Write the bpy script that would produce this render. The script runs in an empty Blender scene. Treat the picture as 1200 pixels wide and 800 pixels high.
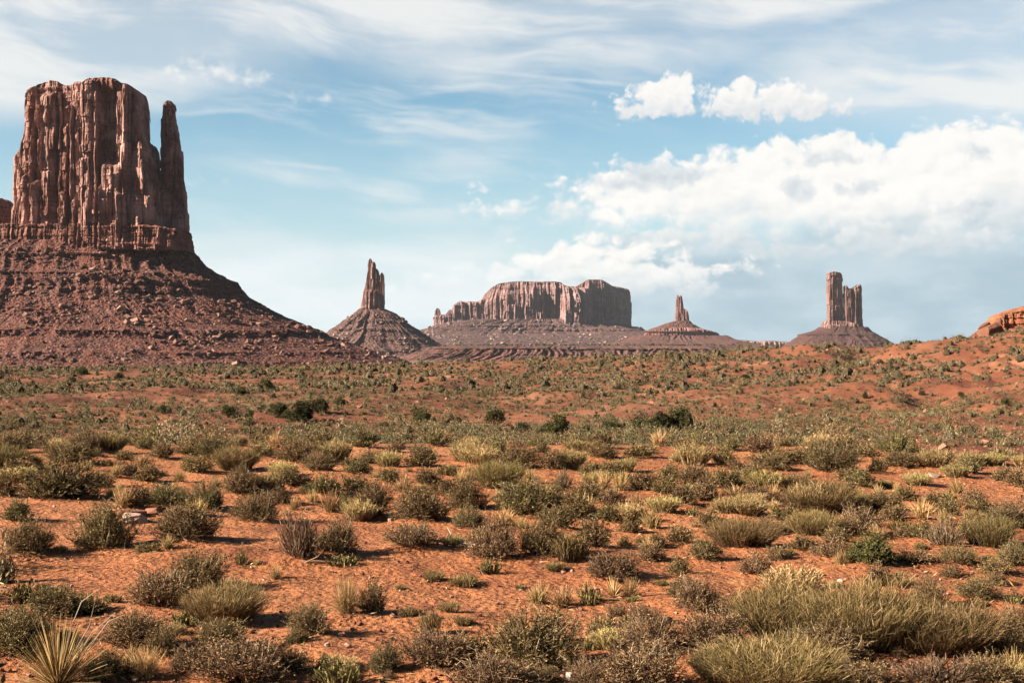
import bpy, math, random
import numpy as np
from mathutils import Vector

SC = bpy.context.scene
COL = SC.collection
F = 1667.0            # focal length of a 50 mm lens in units of 1/1200 of the frame width
CAMZ = 2.3
R = math.radians

# ------------------------------------------------------------------ camera
cam_d = bpy.data.cameras.new('camera')
cam_d.lens = 50.0
cam_d.sensor_width = 36.0
cam_d.clip_start = 0.1
cam_d.clip_end = 40000.0
cam = bpy.data.objects.new('camera', cam_d)
COL.objects.link(cam)
cam.location = (0, 0, CAMZ)
cam.rotation_euler = (R(90), 0, 0)
SC.camera = cam

# ------------------------------------------------------------------ sun, sky, exposure
SUN_EL = 27.0
SUN_AZ = -106.0        # degrees from +Y towards +X: the sun stands on the left, a touch behind the camera
sa, se = R(SUN_AZ), R(SUN_EL)
SUN_DIR = Vector((math.sin(sa) * math.cos(se), math.cos(sa) * math.cos(se), math.sin(se)))
sun_d = bpy.data.lights.new('sun', 'SUN')
sun_d.energy = 5.0
sun_d.angle = R(0.5)
sun_d.color = (1.0, 0.88, 0.74)
sun = bpy.data.objects.new('sun', sun_d)
COL.objects.link(sun)
sun.location = (-40, -10, 60)
sun.rotation_euler = SUN_DIR.to_track_quat('Z', 'Y').to_euler()

SC.view_settings.view_transform = 'Standard'
SC.view_settings.look = 'None'
SC.view_settings.exposure = 2.4
SC.view_settings.gamma = 1.0
SC.view_settings.use_curve_mapping = False
SC.render.engine = 'CYCLES'
SC.cycles.max_bounces = 5
SC.cycles.diffuse_bounces = 3
SC.cycles.glossy_bounces = 1
SC.cycles.transmission_bounces = 2
SC.cycles.volume_bounces = 0
SC.cycles.transparent_max_bounces = 4
SC.cycles.caustics_reflective = False
SC.cycles.caustics_refractive = False
SC.cycles.use_adaptive_sampling = True
SC.cycles.adaptive_threshold = 0.015
SC.cycles.adaptive_min_samples = 12
HAZE_DENSITY = 6.5e-6

# ------------------------------------------------------------------ node helper
class NT:
    def __init__(self, tree):
        self.t = tree
        self.n = tree.nodes
        self.n.clear()
    def new(self, typ, **kw):
        nd = self.n.new(typ)
        for k, v in kw.items():
            setattr(nd, k, v)
        return nd
    def put(self, sock, v):
        if v is None:
            return
        if isinstance(v, bpy.types.NodeSocket):
            self.t.links.new(v, sock)
        elif isinstance(v, (tuple, list)):
            n = len(sock.default_value)
            v = tuple(v)
            sock.default_value = (v + (1.0,))[:n] if len(v) < n else v[:n]
        else:
            sock.default_value = v
    def m(self, op, a, b=None, c=None, clamp=False):
        nd = self.new('ShaderNodeMath', operation=op, use_clamp=clamp)
        self.put(nd.inputs[0], a); self.put(nd.inputs[1], b)
        if c is not None: self.put(nd.inputs[2], c)
        return nd.outputs[0]
    def v(self, op, a, b=None, c=None):
        nd = self.new('ShaderNodeVectorMath', operation=op)
        self.put(nd.inputs[0], a)
        if b is not None: self.put(nd.inputs[1], b)
        if c is not None: self.put(nd.inputs[2], c)
        return nd.outputs['Value'] if op in ('LENGTH', 'DOT_PRODUCT', 'DISTANCE') else nd.outputs[0]
    def smooth(self, x, lo, hi, a=0.0, b=1.0, kind='SMOOTHSTEP'):
        nd = self.new('ShaderNodeMapRange', interpolation_type=kind)
        self.put(nd.inputs[0], x); self.put(nd.inputs[1], lo); self.put(nd.inputs[2], hi)
        self.put(nd.inputs[3], a); self.put(nd.inputs[4], b)
        return nd.outputs[0]
    def noise(self, vec, scale, detail=4, rough=0.55, dist=0.0, color=False, lac=2.0, flat=False):
        nd = self.new('ShaderNodeTexNoise')
        if flat: nd.noise_dimensions = '2D'
        self.put(nd.inputs['Vector'], vec)
        nd.inputs['Scale'].default_value = scale
        nd.inputs['Detail'].default_value = detail
        nd.inputs['Roughness'].default_value = rough
        nd.inputs['Distortion'].default_value = dist
        nd.inputs['Lacunarity'].default_value = lac
        return nd.outputs['Color'] if color else nd.outputs[0]
    def mix(self, f, a, b, blend='MIX'):
        nd = self.new('ShaderNodeMix', data_type='RGBA', blend_type=blend)
        self.put(nd.inputs[0], f); self.put(nd.inputs[6], a); self.put(nd.inputs[7], b)
        return nd.outputs[2]
    def ramp(self, f, stops, interp='LINEAR'):
        nd = self.new('ShaderNodeValToRGB')
        cr = nd.color_ramp
        cr.interpolation = interp
        while len(cr.elements) < len(stops):
            cr.elements.new(0.5)
        for e, (p, c) in zip(cr.elements, stops):
            e.position = p
            e.color = (*c, 1.0)
        self.put(nd.inputs[0], f)
        return nd.outputs[0]
    def bump(self, h, strength=1.0, dist=1.0, normal=None):
        nd = self.new('ShaderNodeBump')
        nd.inputs['Strength'].default_value = strength
        nd.inputs['Distance'].default_value = dist
        self.put(nd.inputs['Height'], h)
        if normal is not None: self.put(nd.inputs['Normal'], normal)
        return nd.outputs[0]

# ------------------------------------------------------------------ the sky: Nishita air and the clouds of the photograph, at infinity
def angle_of(px, py):
    x, z = (px - 600) / F, (400 - py) / F
    az = math.atan(x)
    return az * F, math.atan(z * math.cos(az)) * F

world = bpy.data.worlds.new('World')
SC.world = world
world.use_nodes = True
world.cycles.sampling_method = 'NONE'
def build_sky():
    k = NT(world.node_tree)
    sky = k.new('ShaderNodeTexSky', sky_type='NISHITA')
    sky.sun_disc = False
    sky.sun_elevation = R(SUN_EL)
    sky.sun_rotation = R(SUN_AZ)
    sky.altitude = 1600
    sky.air_density = 1.0
    sky.dust_density = 1.2
    sky.ozone_density = 1.6
    tc = k.new('ShaderNodeTexCoord')
    d = tc.outputs['Generated']
    sp = k.new('ShaderNodeSeparateXYZ'); k.put(sp.inputs[0], d)
    az = k.m('MULTIPLY', k.m('ARCTAN2', sp.outputs[0], sp.outputs[1]), F)
    el = k.m('MULTIPLY', k.m('ARCSINE', sp.outputs[2]), F)
    cb = k.new('ShaderNodeCombineXYZ'); k.put(cb.inputs[0], az); k.put(cb.inputs[1], el)
    p = cb.outputs[0]
    # domain warps
    def warp(scale, amp, det=4, sx=1.0, sy=1.0):
        q = k.v('MULTIPLY', p, (sx, sy, 1))
        c = k.noise(q, scale, det, 0.6, color=True, flat=True)
        return k.v('ADD', p, k.v('MULTIPLY', k.v('SUBTRACT', c, (0.5, 0.5, 0.5)), (amp, amp, 0)))
    def field(pv, blobs):
        """1 in the middle of a blob, 0 on its rim, negative outside; largest of all blobs"""
        out = None
        for (px, py, rx, ry) in blobs:
            cx, cy = angle_of(px, py)
            q = k.v('MULTIPLY_ADD', pv, (1 / rx, 1 / ry, 0), (-cx / rx, -cy / ry, 0))
            m = k.m('MULTIPLY', k.m('SUBTRACT', 1.0, k.v('LENGTH', q)), min(rx, ry) / 20.0)
            out = m if out is None else k.m('MAXIMUM', out, m)
        return out
    def over(base, col, a):
        return k.mix(a, base, col)
    S = 3.92   # unit of sky brightness: multiplied by the world strength
    WHITE = (0.97 * S, 0.945 * S, 0.90 * S)
    VEIL = (0.86 * S, 0.865 * S, 0.85 * S)
    GREY = (0.47 * S, 0.55 * S, 0.60 * S)
    colour = k.mix(1.0, sky.outputs[0], (SKYTINT[0], SKYTINT[1], SKYTINT[2]), 'MULTIPLY')
    # pale haze band low over the horizon
    low = k.smooth(el, 300, 0, 0.0, 0.95)
    lown = k.noise(k.v('MULTIPLY', p, (0.25, 1, 1)), 0.018, 6, 0.6, flat=True)
    colour = over(colour, (0.60 * S, 0.72 * S, 0.795 * S), k.m('MULTIPLY', low, k.smooth(lown, 0.3, 0.7, 0.8, 1.0)))
    # high veils of cirrus: streaks that run slightly downhill to the right
    wsoft = warp(0.007, 60, 3, 0.4, 1.0)
    rot = k.new('ShaderNodeVectorRotate', rotation_type='Z_AXIS'); k.put(rot.inputs['Vector'], wsoft); rot.inputs['Angle'].default_value = R(7)
    st = k.noise(k.v('MULTIPLY', rot.outputs[0], (0.16, 1, 1)), 0.022, 6, 0.62, flat=True)
    st2 = k.noise(k.v('MULTIPLY', rot.outputs[0], (0.4, 1, 1)), 0.009, 5, 0.55, flat=True)
    veil = field(wsoft, [(20, 0, 290, 130), (130, 30, 250, 70), (430, 12, 420, 56), (800, 4, 500, 50), (1150, 84, 290, 60), (680, 60, 300, 30),
                         (1250, 60, 330, 100), (1040, 62, 200, 36)])
    va = k.m('MULTIPLY', k.smooth(veil, -1.0, 1.9), k.smooth(k.m('ADD', st, st2), 0.75, 1.15, 0.45, 1.0))
    colour = over(colour, VEIL, k.m('MULTIPLY', va, 0.92, clamp=True))
    thin = field(wsoft, [(420, 140, 330, 40), (560, 95, 260, 30), (360, 205, 130, 26), (650, 190, 240, 26), (260, 255, 90, 22),
                         (400, 322, 280, 56), (330, 365, 260, 48), (560, 340, 200, 48), (250, 310, 160, 30), (240, 225, 60, 14), (500, 230, 200, 40)])
    ta = k.m('MULTIPLY', k.smooth(thin, -0.6, 1.6), k.smooth(k.m('ADD', st, k.m('MULTIPLY', st2, 0.4)), 0.62, 0.98))
    colour = over(colour, VEIL, k.m('MULTIPLY', ta, 0.7))
    # a fading contrail: a long straight thread
    def thread(x0, y0, x1, y1, w, a):
        ax, ay = angle_of(x0, y0); bx, by = angle_of(x1, y1)
        L = math.hypot(bx - ax, by - ay); tx, ty = (bx - ax) / L, (by - ay) / L
        pw = p
        along = k.v('DOT_PRODUCT', k.v('SUBTRACT', pw, (ax, ay, 0)), (tx / L, ty / L, 0))
        acr = k.m('ABSOLUTE', k.v('DOT_PRODUCT', k.v('SUBTRACT', pw, (ax, ay, 0)), (-ty, tx, 0)))
        f = k.m('MULTIPLY', k.smooth(acr, w, 0.0), k.m('MULTIPLY', k.smooth(along, 0, 0.3), k.smooth(along, 1.0, 0.9)))
        return k.m('MULTIPLY', k.m('MULTIPLY', f, k.smooth(st, 0.3, 0.65, 0.4, 1.0)), a)
    colour = over(colour, VEIL, thread(480, 74, 745, 100, 4.0, 0.45))
    colour = over(colour, VEIL, thread(285, 187, 405, 199, 4.5, 0.3))
    # cauliflower lobes for all heaped clouds, and the same a little towards the sun, for their lit sides
    def lobes(q, scale):
        vo = k.new('ShaderNodeTexVoronoi', voronoi_dimensions='2D', feature='SMOOTH_F1')
        k.put(vo.inputs['Vector'], q)
        vo.inputs['Scale'].default_value = scale; vo.inputs['Detail'].default_value = 3.0
        vo.inputs['Roughness'].default_value = 0.55; vo.inputs['Smoothness'].default_value = 0.35
        return k.m('SUBTRACT', 0.98, vo.outputs['Distance'])
    big = k.noise(p, 0.006, 4, 0.5, flat=True)
    wb = warp(0.018, 30, 5)
    wq = k.v('MULTIPLY', wb, (0.8, 1.25, 1))
    nb = lobes(wq, 0.034)
    nb2 = lobes(k.v('ADD', wq, (-6, 8, 0)), 0.034)
    fb = k.noise(p, 0.02, 6, 0.55, flat=True)
    relief = k.m('MULTIPLY', k.m('SUBTRACT', nb, nb2), 0.30)
    # rain-grey air that spreads over the lower right
    under = field(wsoft, [(1150, 330, 300, 100), (900, 330, 280, 64), (1000, 385, 320, 60), (760, 350, 230, 40), (1280, 290, 200, 110)])
    ua = k.smooth(under, -0.8, 1.8)
    colour = over(colour, k.mix(k.smooth(k.noise(k.v('MULTIPLY', p, (0.5, 1.2, 1)), 0.012, 5, 0.55, flat=True), 0.32, 0.68), (0.345 * S, 0.485 * S, 0.575 * S), (0.50 * S, 0.62 * S, 0.685 * S)), k.m('MULTIPLY', ua, 0.92))
    # the big bank on the right: crisp heads, feathered foot
    bank = field(wb, [(1110, 200, 240, 48), (1000, 195, 190, 38), (900, 212, 170, 34), (800, 224, 150, 34), (720, 236, 110, 20), (665, 240, 110, 16), (740, 258, 160, 26), (900, 268, 240, 30),
                      (1220, 205, 240, 60), (1020, 245, 330, 52), (840, 252, 230, 34), (1150, 270, 240, 50)])
    bd = k.m('ADD', bank, k.m('ADD', k.m('MULTIPLY', nb, 1.1), k.m('MULTIPLY', k.m('SUBTRACT', fb, 0.5), 1.2)))
    topness = k.smooth(el, 128, 176)
    hi = k.m('ADD', k.m('MULTIPLY', topness, -1.0), 1.75)
    ba = k.m('MULTIPLY', k.smooth(bd, 0.0, hi), k.smooth(k.m('ADD', el, k.m('MULTIPLY', k.m('SUBTRACT', fb, 0.5), 90)), 92, 150))
    shade = k.m('ADD', k.smooth(k.m('ADD', el, k.m('MULTIPLY', k.m('SUBTRACT', big, 0.5), 190)), 96, 176, 0.30, 0.97), relief, clamp=True)
    colour = over(colour, k.mix(shade, (0.56 * S, 0.65 * S, 0.70 * S), WHITE), k.m('MULTIPLY', ba, 0.97))
    # ranks of lower heads in front of it: bright at the left end, greyer to the right
    def rank(blobs, sh0, sh1, soft, amt, ybase, ytop):
        f = field(wb, blobs)
        fd = k.m('ADD', f, k.m('ADD', k.m('MULTIPLY', nb, 1.15), k.m('MULTIPLY', k.m('SUBTRACT', fb, 0.5), 0.8)))
        a = k.m('MULTIPLY', k.smooth(fd, 0.05, soft), k.smooth(el, ybase, ytop, 0.0, 1.0))
        sc = k.m('ADD', k.smooth(el, ybase, ytop + 40, sh0, sh1), relief, clamp=True)
        return over(colour, k.mix(sc, (0.50 * S, 0.60 * S, 0.66 * S), WHITE), k.m('MULTIPLY', a, amt))
    colour = rank([(770, 282, 70, 24), (810, 274, 54, 22), (860, 284, 80, 20), (720, 292, 54, 16), (940, 288, 100, 20), (1020, 280, 70, 18), (1100, 288, 100, 18)], 0.0, 0.60, 0.7, 0.85, 76, 108)
    colour = rank([(530, 334, 50, 12), (590, 322, 60, 20), (640, 310, 64, 27), (690, 302, 64, 28), (740, 300, 70, 22), (620, 336, 150, 24), (730, 325, 150, 28)], 0.40, 0.98, 0.9, 0.95, 34, 80)
    # small grey cloudlets in front of the bank
    wc = warp(0.05, 16, 5)
    npf = k.noise(p, 0.045, 6, 0.6, flat=True)
    lb = lobes(wc, 0.055)
    lb2 = lobes(k.v('ADD', wc, (-4, 5, 0)), 0.055)
    prel = k.m('MULTIPLY', k.m('SUBTRACT', lb, lb2), 0.5)
    cl = field(wc, [(742, 215, 46, 7), (768, 207, 40, 12), (796, 208, 30, 11), (970, 188, 28, 5), (956, 185, 12, 6), (1010, 221, 17, 7), (932, 219, 12, 9), (942, 228, 8, 7),
                    (1152, 240, 32, 7), (1136, 246, 26, 8), (1176, 238, 14, 6), (1147, 180, 11, 8), (988, 223, 8, 4)])
    cd_ = k.m('ADD', cl, k.m('ADD', k.m('MULTIPLY', lb, 0.5), k.m('MULTIPLY', k.m('SUBTRACT', npf, 0.5), 0.8)))
    ca = k.smooth(cd_, -0.2, 0.2)
    colour = over(colour, k.mix(k.m('ADD', k.smooth(cd_, 0.1, 0.7, 0.6, 0.05), prel, clamp=True), (0.56 * S, 0.63 * S, 0.68 * S), (0.84 * S, 0.86 * S, 0.86 * S)), k.m('MULTIPLY', ca, 0.9))
    # bright cumulus puffs above the bank, and small ones on the left
    pf = field(wc, [(752, 126, 32, 11), (774, 116, 38, 20), (796, 100, 26, 15), (772, 129, 44, 9), (860, 118, 30, 17), (870, 106, 16, 12), (884, 124, 56, 14), (908, 114, 28, 16),
                    (928, 121, 48, 17), (960, 128, 34, 9)])
    pd = k.m('ADD', pf, k.m('ADD', k.m('MULTIPLY', lb, 0.5), k.m('MULTIPLY', k.m('SUBTRACT', npf, 0.5), 0.9)))
    pa = k.smooth(pd, -0.12, 0.30)
    pcol = k.mix(k.m('ADD', k.smooth(el, angle_of(800, 142)[1], angle_of(800, 104)[1], 0.10, 0.95), prel, clamp=True), (0.70 * S, 0.735 * S, 0.76 * S), WHITE)
    colour = over(colour, pcol, k.m('MULTIPLY', pa, 0.95))
    colour = over(colour, (0.80 * S, 0.86 * S, 0.88 * S), k.m('MULTIPLY', k.smooth(field(wsoft, [(400, 325, 260, 40), (300, 360, 260, 44), (520, 350, 160, 40)]), -0.9, 1.4), k.smooth(lown, 0.3, 0.65, 0.35, 0.85)))
    sf = field(wc, [(205, 86, 36, 8), (250, 82, 34, 11), (284, 90, 44, 8), (310, 95, 22, 4), (375, 115, 26, 7), (240, 212, 20, 3), (380, 358, 18, 3), (462, 340, 16, 4)])
    sfa = k.smooth(k.m('ADD', sf, k.m('ADD', k.m('MULTIPLY', lb, 0.3), k.m('MULTIPLY', k.m('SUBTRACT', npf, 0.5), 1.4))), -0.1, 0.8)
    colour = over(colour, k.mix(k.m('ADD', 0.6, prel, clamp=True), VEIL, WHITE), k.m('MULTIPLY', sfa, 0.75))
    # below the horizon the dome is dull earth
    colour = over(colour, (0.8, 0.45, 0.3), k.smooth(el, -60, -140))
    bg = k.new('ShaderNodeBackground')
    k.put(bg.inputs[0], colour)
    bg.inputs[1].default_value = SKY_STRENGTH
    out = k.new('ShaderNodeOutputWorld')
    k.t.links.new(bg.outputs[0], out.inputs[0])
SKY_STRENGTH = 0.05
SKYTINT = (0.455, 0.545, 0.51)
build_sky()

# ------------------------------------------------------------------ numpy noise
def _h(ix, iy, iz, seed):
    h = (ix.astype(np.int64) * 374761393 + iy.astype(np.int64) * 668265263 + iz.astype(np.int64) * 1440662683 + seed * 974634777) & 0xffffffff
    h = ((h ^ (h >> 13)) * 1274126177) & 0xffffffff
    h = ((h ^ (h >> 16)) * 2246822519) & 0xffffffff
    return (h ^ (h >> 15)).astype(np.float64) / 4294967295.0
def vnoise(x, y=None, z=None, seed=0):
    """smooth value noise, 0..1"""
    x = np.asarray(x, float)
    y = np.zeros_like(x) if y is None else np.asarray(y, float) + 0 * x
    three = z is not None
    z = np.zeros_like(x) if z is None else np.asarray(z, float) + 0 * x
    ix, iy, iz = np.floor(x), np.floor(y), np.floor(z)
    fx, fy, fz = x - ix, y - iy, z - iz
    fx = fx * fx * fx * (fx * (fx * 6 - 15) + 10); fy = fy * fy * fy * (fy * (fy * 6 - 15) + 10); fz = fz * fz * fz * (fz * (fz * 6 - 15) + 10)
    def pl(k):
        a = _h(ix, iy, iz + k, seed); b = _h(ix + 1, iy, iz + k, seed)
        c = _h(ix, iy + 1, iz + k, seed); d = _h(ix + 1, iy + 1, iz + k, seed)
        return (a * (1 - fx) + b * fx) * (1 - fy) + (c * (1 - fx) + d * fx) * fy
    p = pl(0)
    return p * (1 - fz) + pl(1) * fz if three else p
def fbm(x, y=None, z=None, oct=4, seed=0, gain=0.5):
    """-1..1"""
    t = 0.0; a = 1.0; s = 0.0; f = 1.0
    for i in range(oct):
        t = t + a * (vnoise(x * f, None if y is None else y * f, None if z is None else z * f, seed + 31 * i) * 2 - 1)
        s += a; a *= gain; f *= 2.03
    return t / s
def ss(x, a, b):
    t = np.clip((x - a) / (b - a), 0, 1)
    return t * t * (3 - 2 * t)

# ------------------------------------------------------------------ mesh helpers
def mesh_from(name, verts, quads=None, tris=None, mats=(), mat_q=None, mat_t=None, smooth=False):
    verts = np.ascontiguousarray(verts, np.float32)
    me = bpy.data.meshes.new(name)
    nq = 0 if quads is None else len(quads); nt = 0 if tris is None else len(tris)
    me.vertices.add(len(verts)); me.vertices.foreach_set('co', verts.ravel())
    idx = []
    if nq: idx.append(np.asarray(quads, np.int32).ravel())
    if nt: idx.append(np.asarray(tris, np.int32).ravel())
    idx = np.concatenate(idx)
    me.loops.add(len(idx)); me.loops.foreach_set('vertex_index', idx)
    me.polygons.add(nq + nt)
    start = np.concatenate([np.arange(nq) * 4, nq * 4 + np.arange(nt) * 3]).astype(np.int32)
    me.polygons.foreach_set('loop_start', start)
    for m in mats: me.materials.append(m)
    if mat_q is not None or mat_t is not None:
        mi = np.concatenate([np.zeros(nq, np.int32) if mat_q is None else np.asarray(mat_q, np.int32), np.zeros(nt, np.int32) if mat_t is None else np.asarray(mat_t, np.int32)])
        me.polygons.foreach_set('material_index', mi)
    me.polygons.foreach_set('use_smooth', np.full(nq + nt, smooth))
    me.update(calc_edges=True)
    return me
def obj(name, me, parent=None, loc=None):
    o = bpy.data.objects.new(name, me)
    COL.objects.link(o)
    if parent is not None: o.parent = parent
    if loc is not None: o.location = loc
    return o
def tag(o, label=None, cat=None, group=None, kind=None):
    if label: o['label'] = label
    if cat: o['category'] = cat
    if group: o['group'] = group
    if kind: o['kind'] = kind
    return o
def thing(name, label, cat, loc=(0, 0, 0), rz=0.0, group=None):
    o = bpy.data.objects.new(name, None)
    COL.objects.link(o)
    o.empty_display_size = 0.2
    o.location = loc; o.rotation_euler = (0, 0, rz)
    return tag(o, label, cat, group)
def grid_quads(nv, nu, wrap=True):
    j = np.arange(nv - 1)[:, None]; i = np.arange(nu if wrap else nu - 1)[None, :]
    i2 = (i + 1) % nu
    return np.stack([j * nu + i, j * nu + i2, (j + 1) * nu + i2, (j + 1) * nu + i], -1).reshape(-1, 4)

# ------------------------------------------------------------------ materials of rock and soil
def mat(name):
    m = bpy.data.materials.new(name)
    m.use_nodes = True
    k = NT(m.node_tree)
    b = k.new('ShaderNodeBsdfPrincipled')
    o = k.new('ShaderNodeOutputMaterial')
    k.t.links.new(b.outputs[0], o.inputs[0])
    b.inputs['Specular IOR Level'].default_value = 0.15
    b.inputs['Roughness'].default_value = 0.9
    return m, k, b
def cliff_mat(name, u, base, dark, warm, pale, band=0.5):
    """sandstone wall: u = metres of one photo unit at its distance; vertical varnish streaks, thin beds, blotches"""
    m, k, b = mat(name)
    P = k.new('ShaderNodeTexCoord').outputs['Object']
    streak = k.noise(k.v('MULTIPLY', P, (1 / (5 * u), 1 / (5 * u), 1 / (70 * u))), 1.0, 6, 0.62, 0.3)
    patch = k.noise(k.v('MULTIPLY', P, (1 / (22 * u), 1 / (22 * u), 1 / (34 * u))), 1.0, 5, 0.6, 0.6)
    beds = k.noise(k.v('MULTIPLY', P, (1 / (60 * u), 1 / (60 * u), 1 / (2.6 * u))), 1.0, 4, 0.6)
    fine = k.noise(k.v('MULTIPLY', P, (1 / (1.6 * u), 1 / (1.6 * u), 1 / (4.5 * u))), 1.0, 5, 0.65)
    c = k.mix(k.smooth(patch, 0.35, 0.68), base, pale)
    c = k.mix(k.smooth(k.m('ADD', patch, k.m('MULTIPLY', beds, 0.3)), 0.36, 0.62, 0.75, 0.0), c, warm)
    c = k.mix(k.smooth(streak, 0.53, 0.74, 0.0, 0.7), c, dark)
    c = k.mix(k.smooth(beds, 0.45, 0.75, 0.0, band), c, dark)
    c = k.mix(1.0, c, k.ramp(fine, [(0.25, (0.62, 0.6, 0.6)), (0.7, (1.18, 1.18, 1.18))]), 'MULTIPLY')
    k.put(b.inputs['Base Color'], c)
    h = k.m('ADD', k.m('MULTIPLY', streak, 1.4), k.m('ADD', k.m('MULTIPLY', fine, 0.7), k.m('MULTIPLY', beds, 0.5)))
    k.put(b.inputs['Normal'], k.bump(h, 0.55, 0.9 * u))
    return m
def slope_mat(name, u, red, dark, pale, speck, beds_amt=0.6):
    """talus: red shale with bed lines, covered in pale rubble"""
    m, k, b = mat(name)
    P = k.new('ShaderNodeTexCoord').outputs['Object']
    beds = k.noise(k.v('MULTIPLY', P, (1 / (90 * u), 1 / (90 * u), 1 / (3.2 * u))), 1.0, 5, 0.65)
    big = k.noise(P, 1 / (40 * u), 5, 0.6, 0.4)
    med = k.noise(P, 1 / (5.5 * u), 6, 0.68)
    vo = k.new('ShaderNodeTexVoronoi'); vo.feature = 'F1'
    k.put(vo.inputs['Vector'], P); vo.inputs['Scale'].default_value = 1 / (2.6 * u); vo.inputs['Randomness'].default_value = 1.0
    cell = k.new('ShaderNodeSeparateColor'); k.put(cell.inputs[0], vo.outputs['Color'])
    c = k.mix(k.smooth(big, 0.35, 0.66), red, dark)
    c = k.mix(k.smooth(beds, 0.42, 0.7, 0.0, beds_amt), c, dark)
    c = k.mix(k.smooth(med, 0.5, 0.72, 0.0, 0.55), c, pale)
    c = k.mix(k.m('MULTIPLY', k.smooth(cell.outputs[0], 0.72, 0.9), k.smooth(big, 0.3, 0.6, 0.25, speck)), c, pale)
    k.put(b.inputs['Base Color'], c)
    h = k.m('ADD', k.m('MULTIPLY', med, 1.5), k.m('ADD', k.m('MULTIPLY', vo.outputs['Distance'], -1.0), k.m('MULTIPLY', beds, 0.9)))
    k.put(b.inputs['Normal'], k.bump(h, 0.8, 1.7 * u))
    return m

def sand_mat():
    m, k, b = mat('red_sand')
    P = k.new('ShaderNodeNewGeometry').outputs['Position']
    big = k.noise(P, 0.022, 5, 0.6, 0.5)
    mid = k.noise(P, 0.16, 6, 0.6, 0.3)
    sm = k.noise(P, 1.3, 6, 0.65)
    gr = k.noise(P, 11.0, 5, 0.7)
    c = k.mix(k.smooth(mid, 0.36, 0.66), SAND_A, SAND_B)
    c = k.mix(k.smooth(big, 0.50, 0.68, 0.0, 0.8), c, SAND_PALE)
    c = k.mix(k.smooth(k.m('ADD', big, k.m('MULTIPLY', mid, 0.35)), 0.60, 0.48, 0.0, 0.8), c, SAND_DARK)
    c = k.mix(k.smooth(sm, 0.50, 0.72, 0.0, 0.75), c, SAND_DARK)
    c = k.mix(k.smooth(k.noise(P, 0.55, 5, 0.6, 0.5), 0.52, 0.70, 0.0, 0.7), c, SAND_DARK)
    c = k.mix(k.smooth(k.noise(P, 0.42, 4, 0.55, 0.3), 0.60, 0.74, 0.0, 0.7), c, SAND_PALE)
    c = k.mix(1.0, c, k.ramp(gr, [(0.28, (0.55, 0.52, 0.5)), (0.5, (0.95, 0.95, 0.95)), (0.74, (1.35, 1.4, 1.45))]), 'MULTIPLY')
    # the slopes beyond the terrace are redder clay, with pale sandy washes
    out = k.smooth(k.v('LENGTH', P), 60, 130)
    cl = k.noise(P, 0.045, 6, 0.62, 0.4)
    c = k.mix(k.m('MULTIPLY', out, 0.85), c, k.mix(1.0, k.ramp(cl, [(0.30, (0.062, 0.019, 0.010)), (0.45, (0.094, 0.030, 0.015)), (0.57, (0.132, 0.049, 0.024)), (0.69, (0.208, 0.099, 0.053))]), k.ramp(gr, [(0.28, (0.560, 0.532, 0.518)), (0.7, (1.2, 1.2, 1.2))]), 'MULTIPLY'))
    # far valley floor: duller, scrub covered
    sp = k.new('ShaderNodeSeparateXYZ'); k.put(sp.inputs[0], P)
    far = k.smooth(k.v('LENGTH', P), 700, 1600)
    fv = k.noise(P, 0.004, 6, 0.65)
    c = k.mix(far, c, k.ramp(fv, [(0.35, (0.086, 0.046, 0.032)), (0.55, (0.135, 0.091, 0.059)), (0.7, (0.162, 0.130, 0.086))]))
    k.put(b.inputs['Base Color'], c)
    vo = k.new('ShaderNodeTexVoronoi'); k.put(vo.inputs['Vector'], P); vo.inputs['Scale'].default_value = 16.0
    n1 = k.bump(mid, 0.4, 1.2)
    n2 = k.bump(sm, 0.85, 0.20, n1)
    n3 = k.bump(k.m('ADD', gr, k.m('MULTIPLY', vo.outputs['Distance'], -0.5)), 1.0, 0.045, n2)
    k.put(b.inputs['Normal'], n3)
    return m
SAND_A = (0.176, 0.060, 0.021)
SAND_B = (0.231, 0.089, 0.034)
SAND_PALE = (0.259, 0.135, 0.057)
SAND_DARK = (0.101, 0.031, 0.012)
M_SAND = sand_mat()

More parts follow.
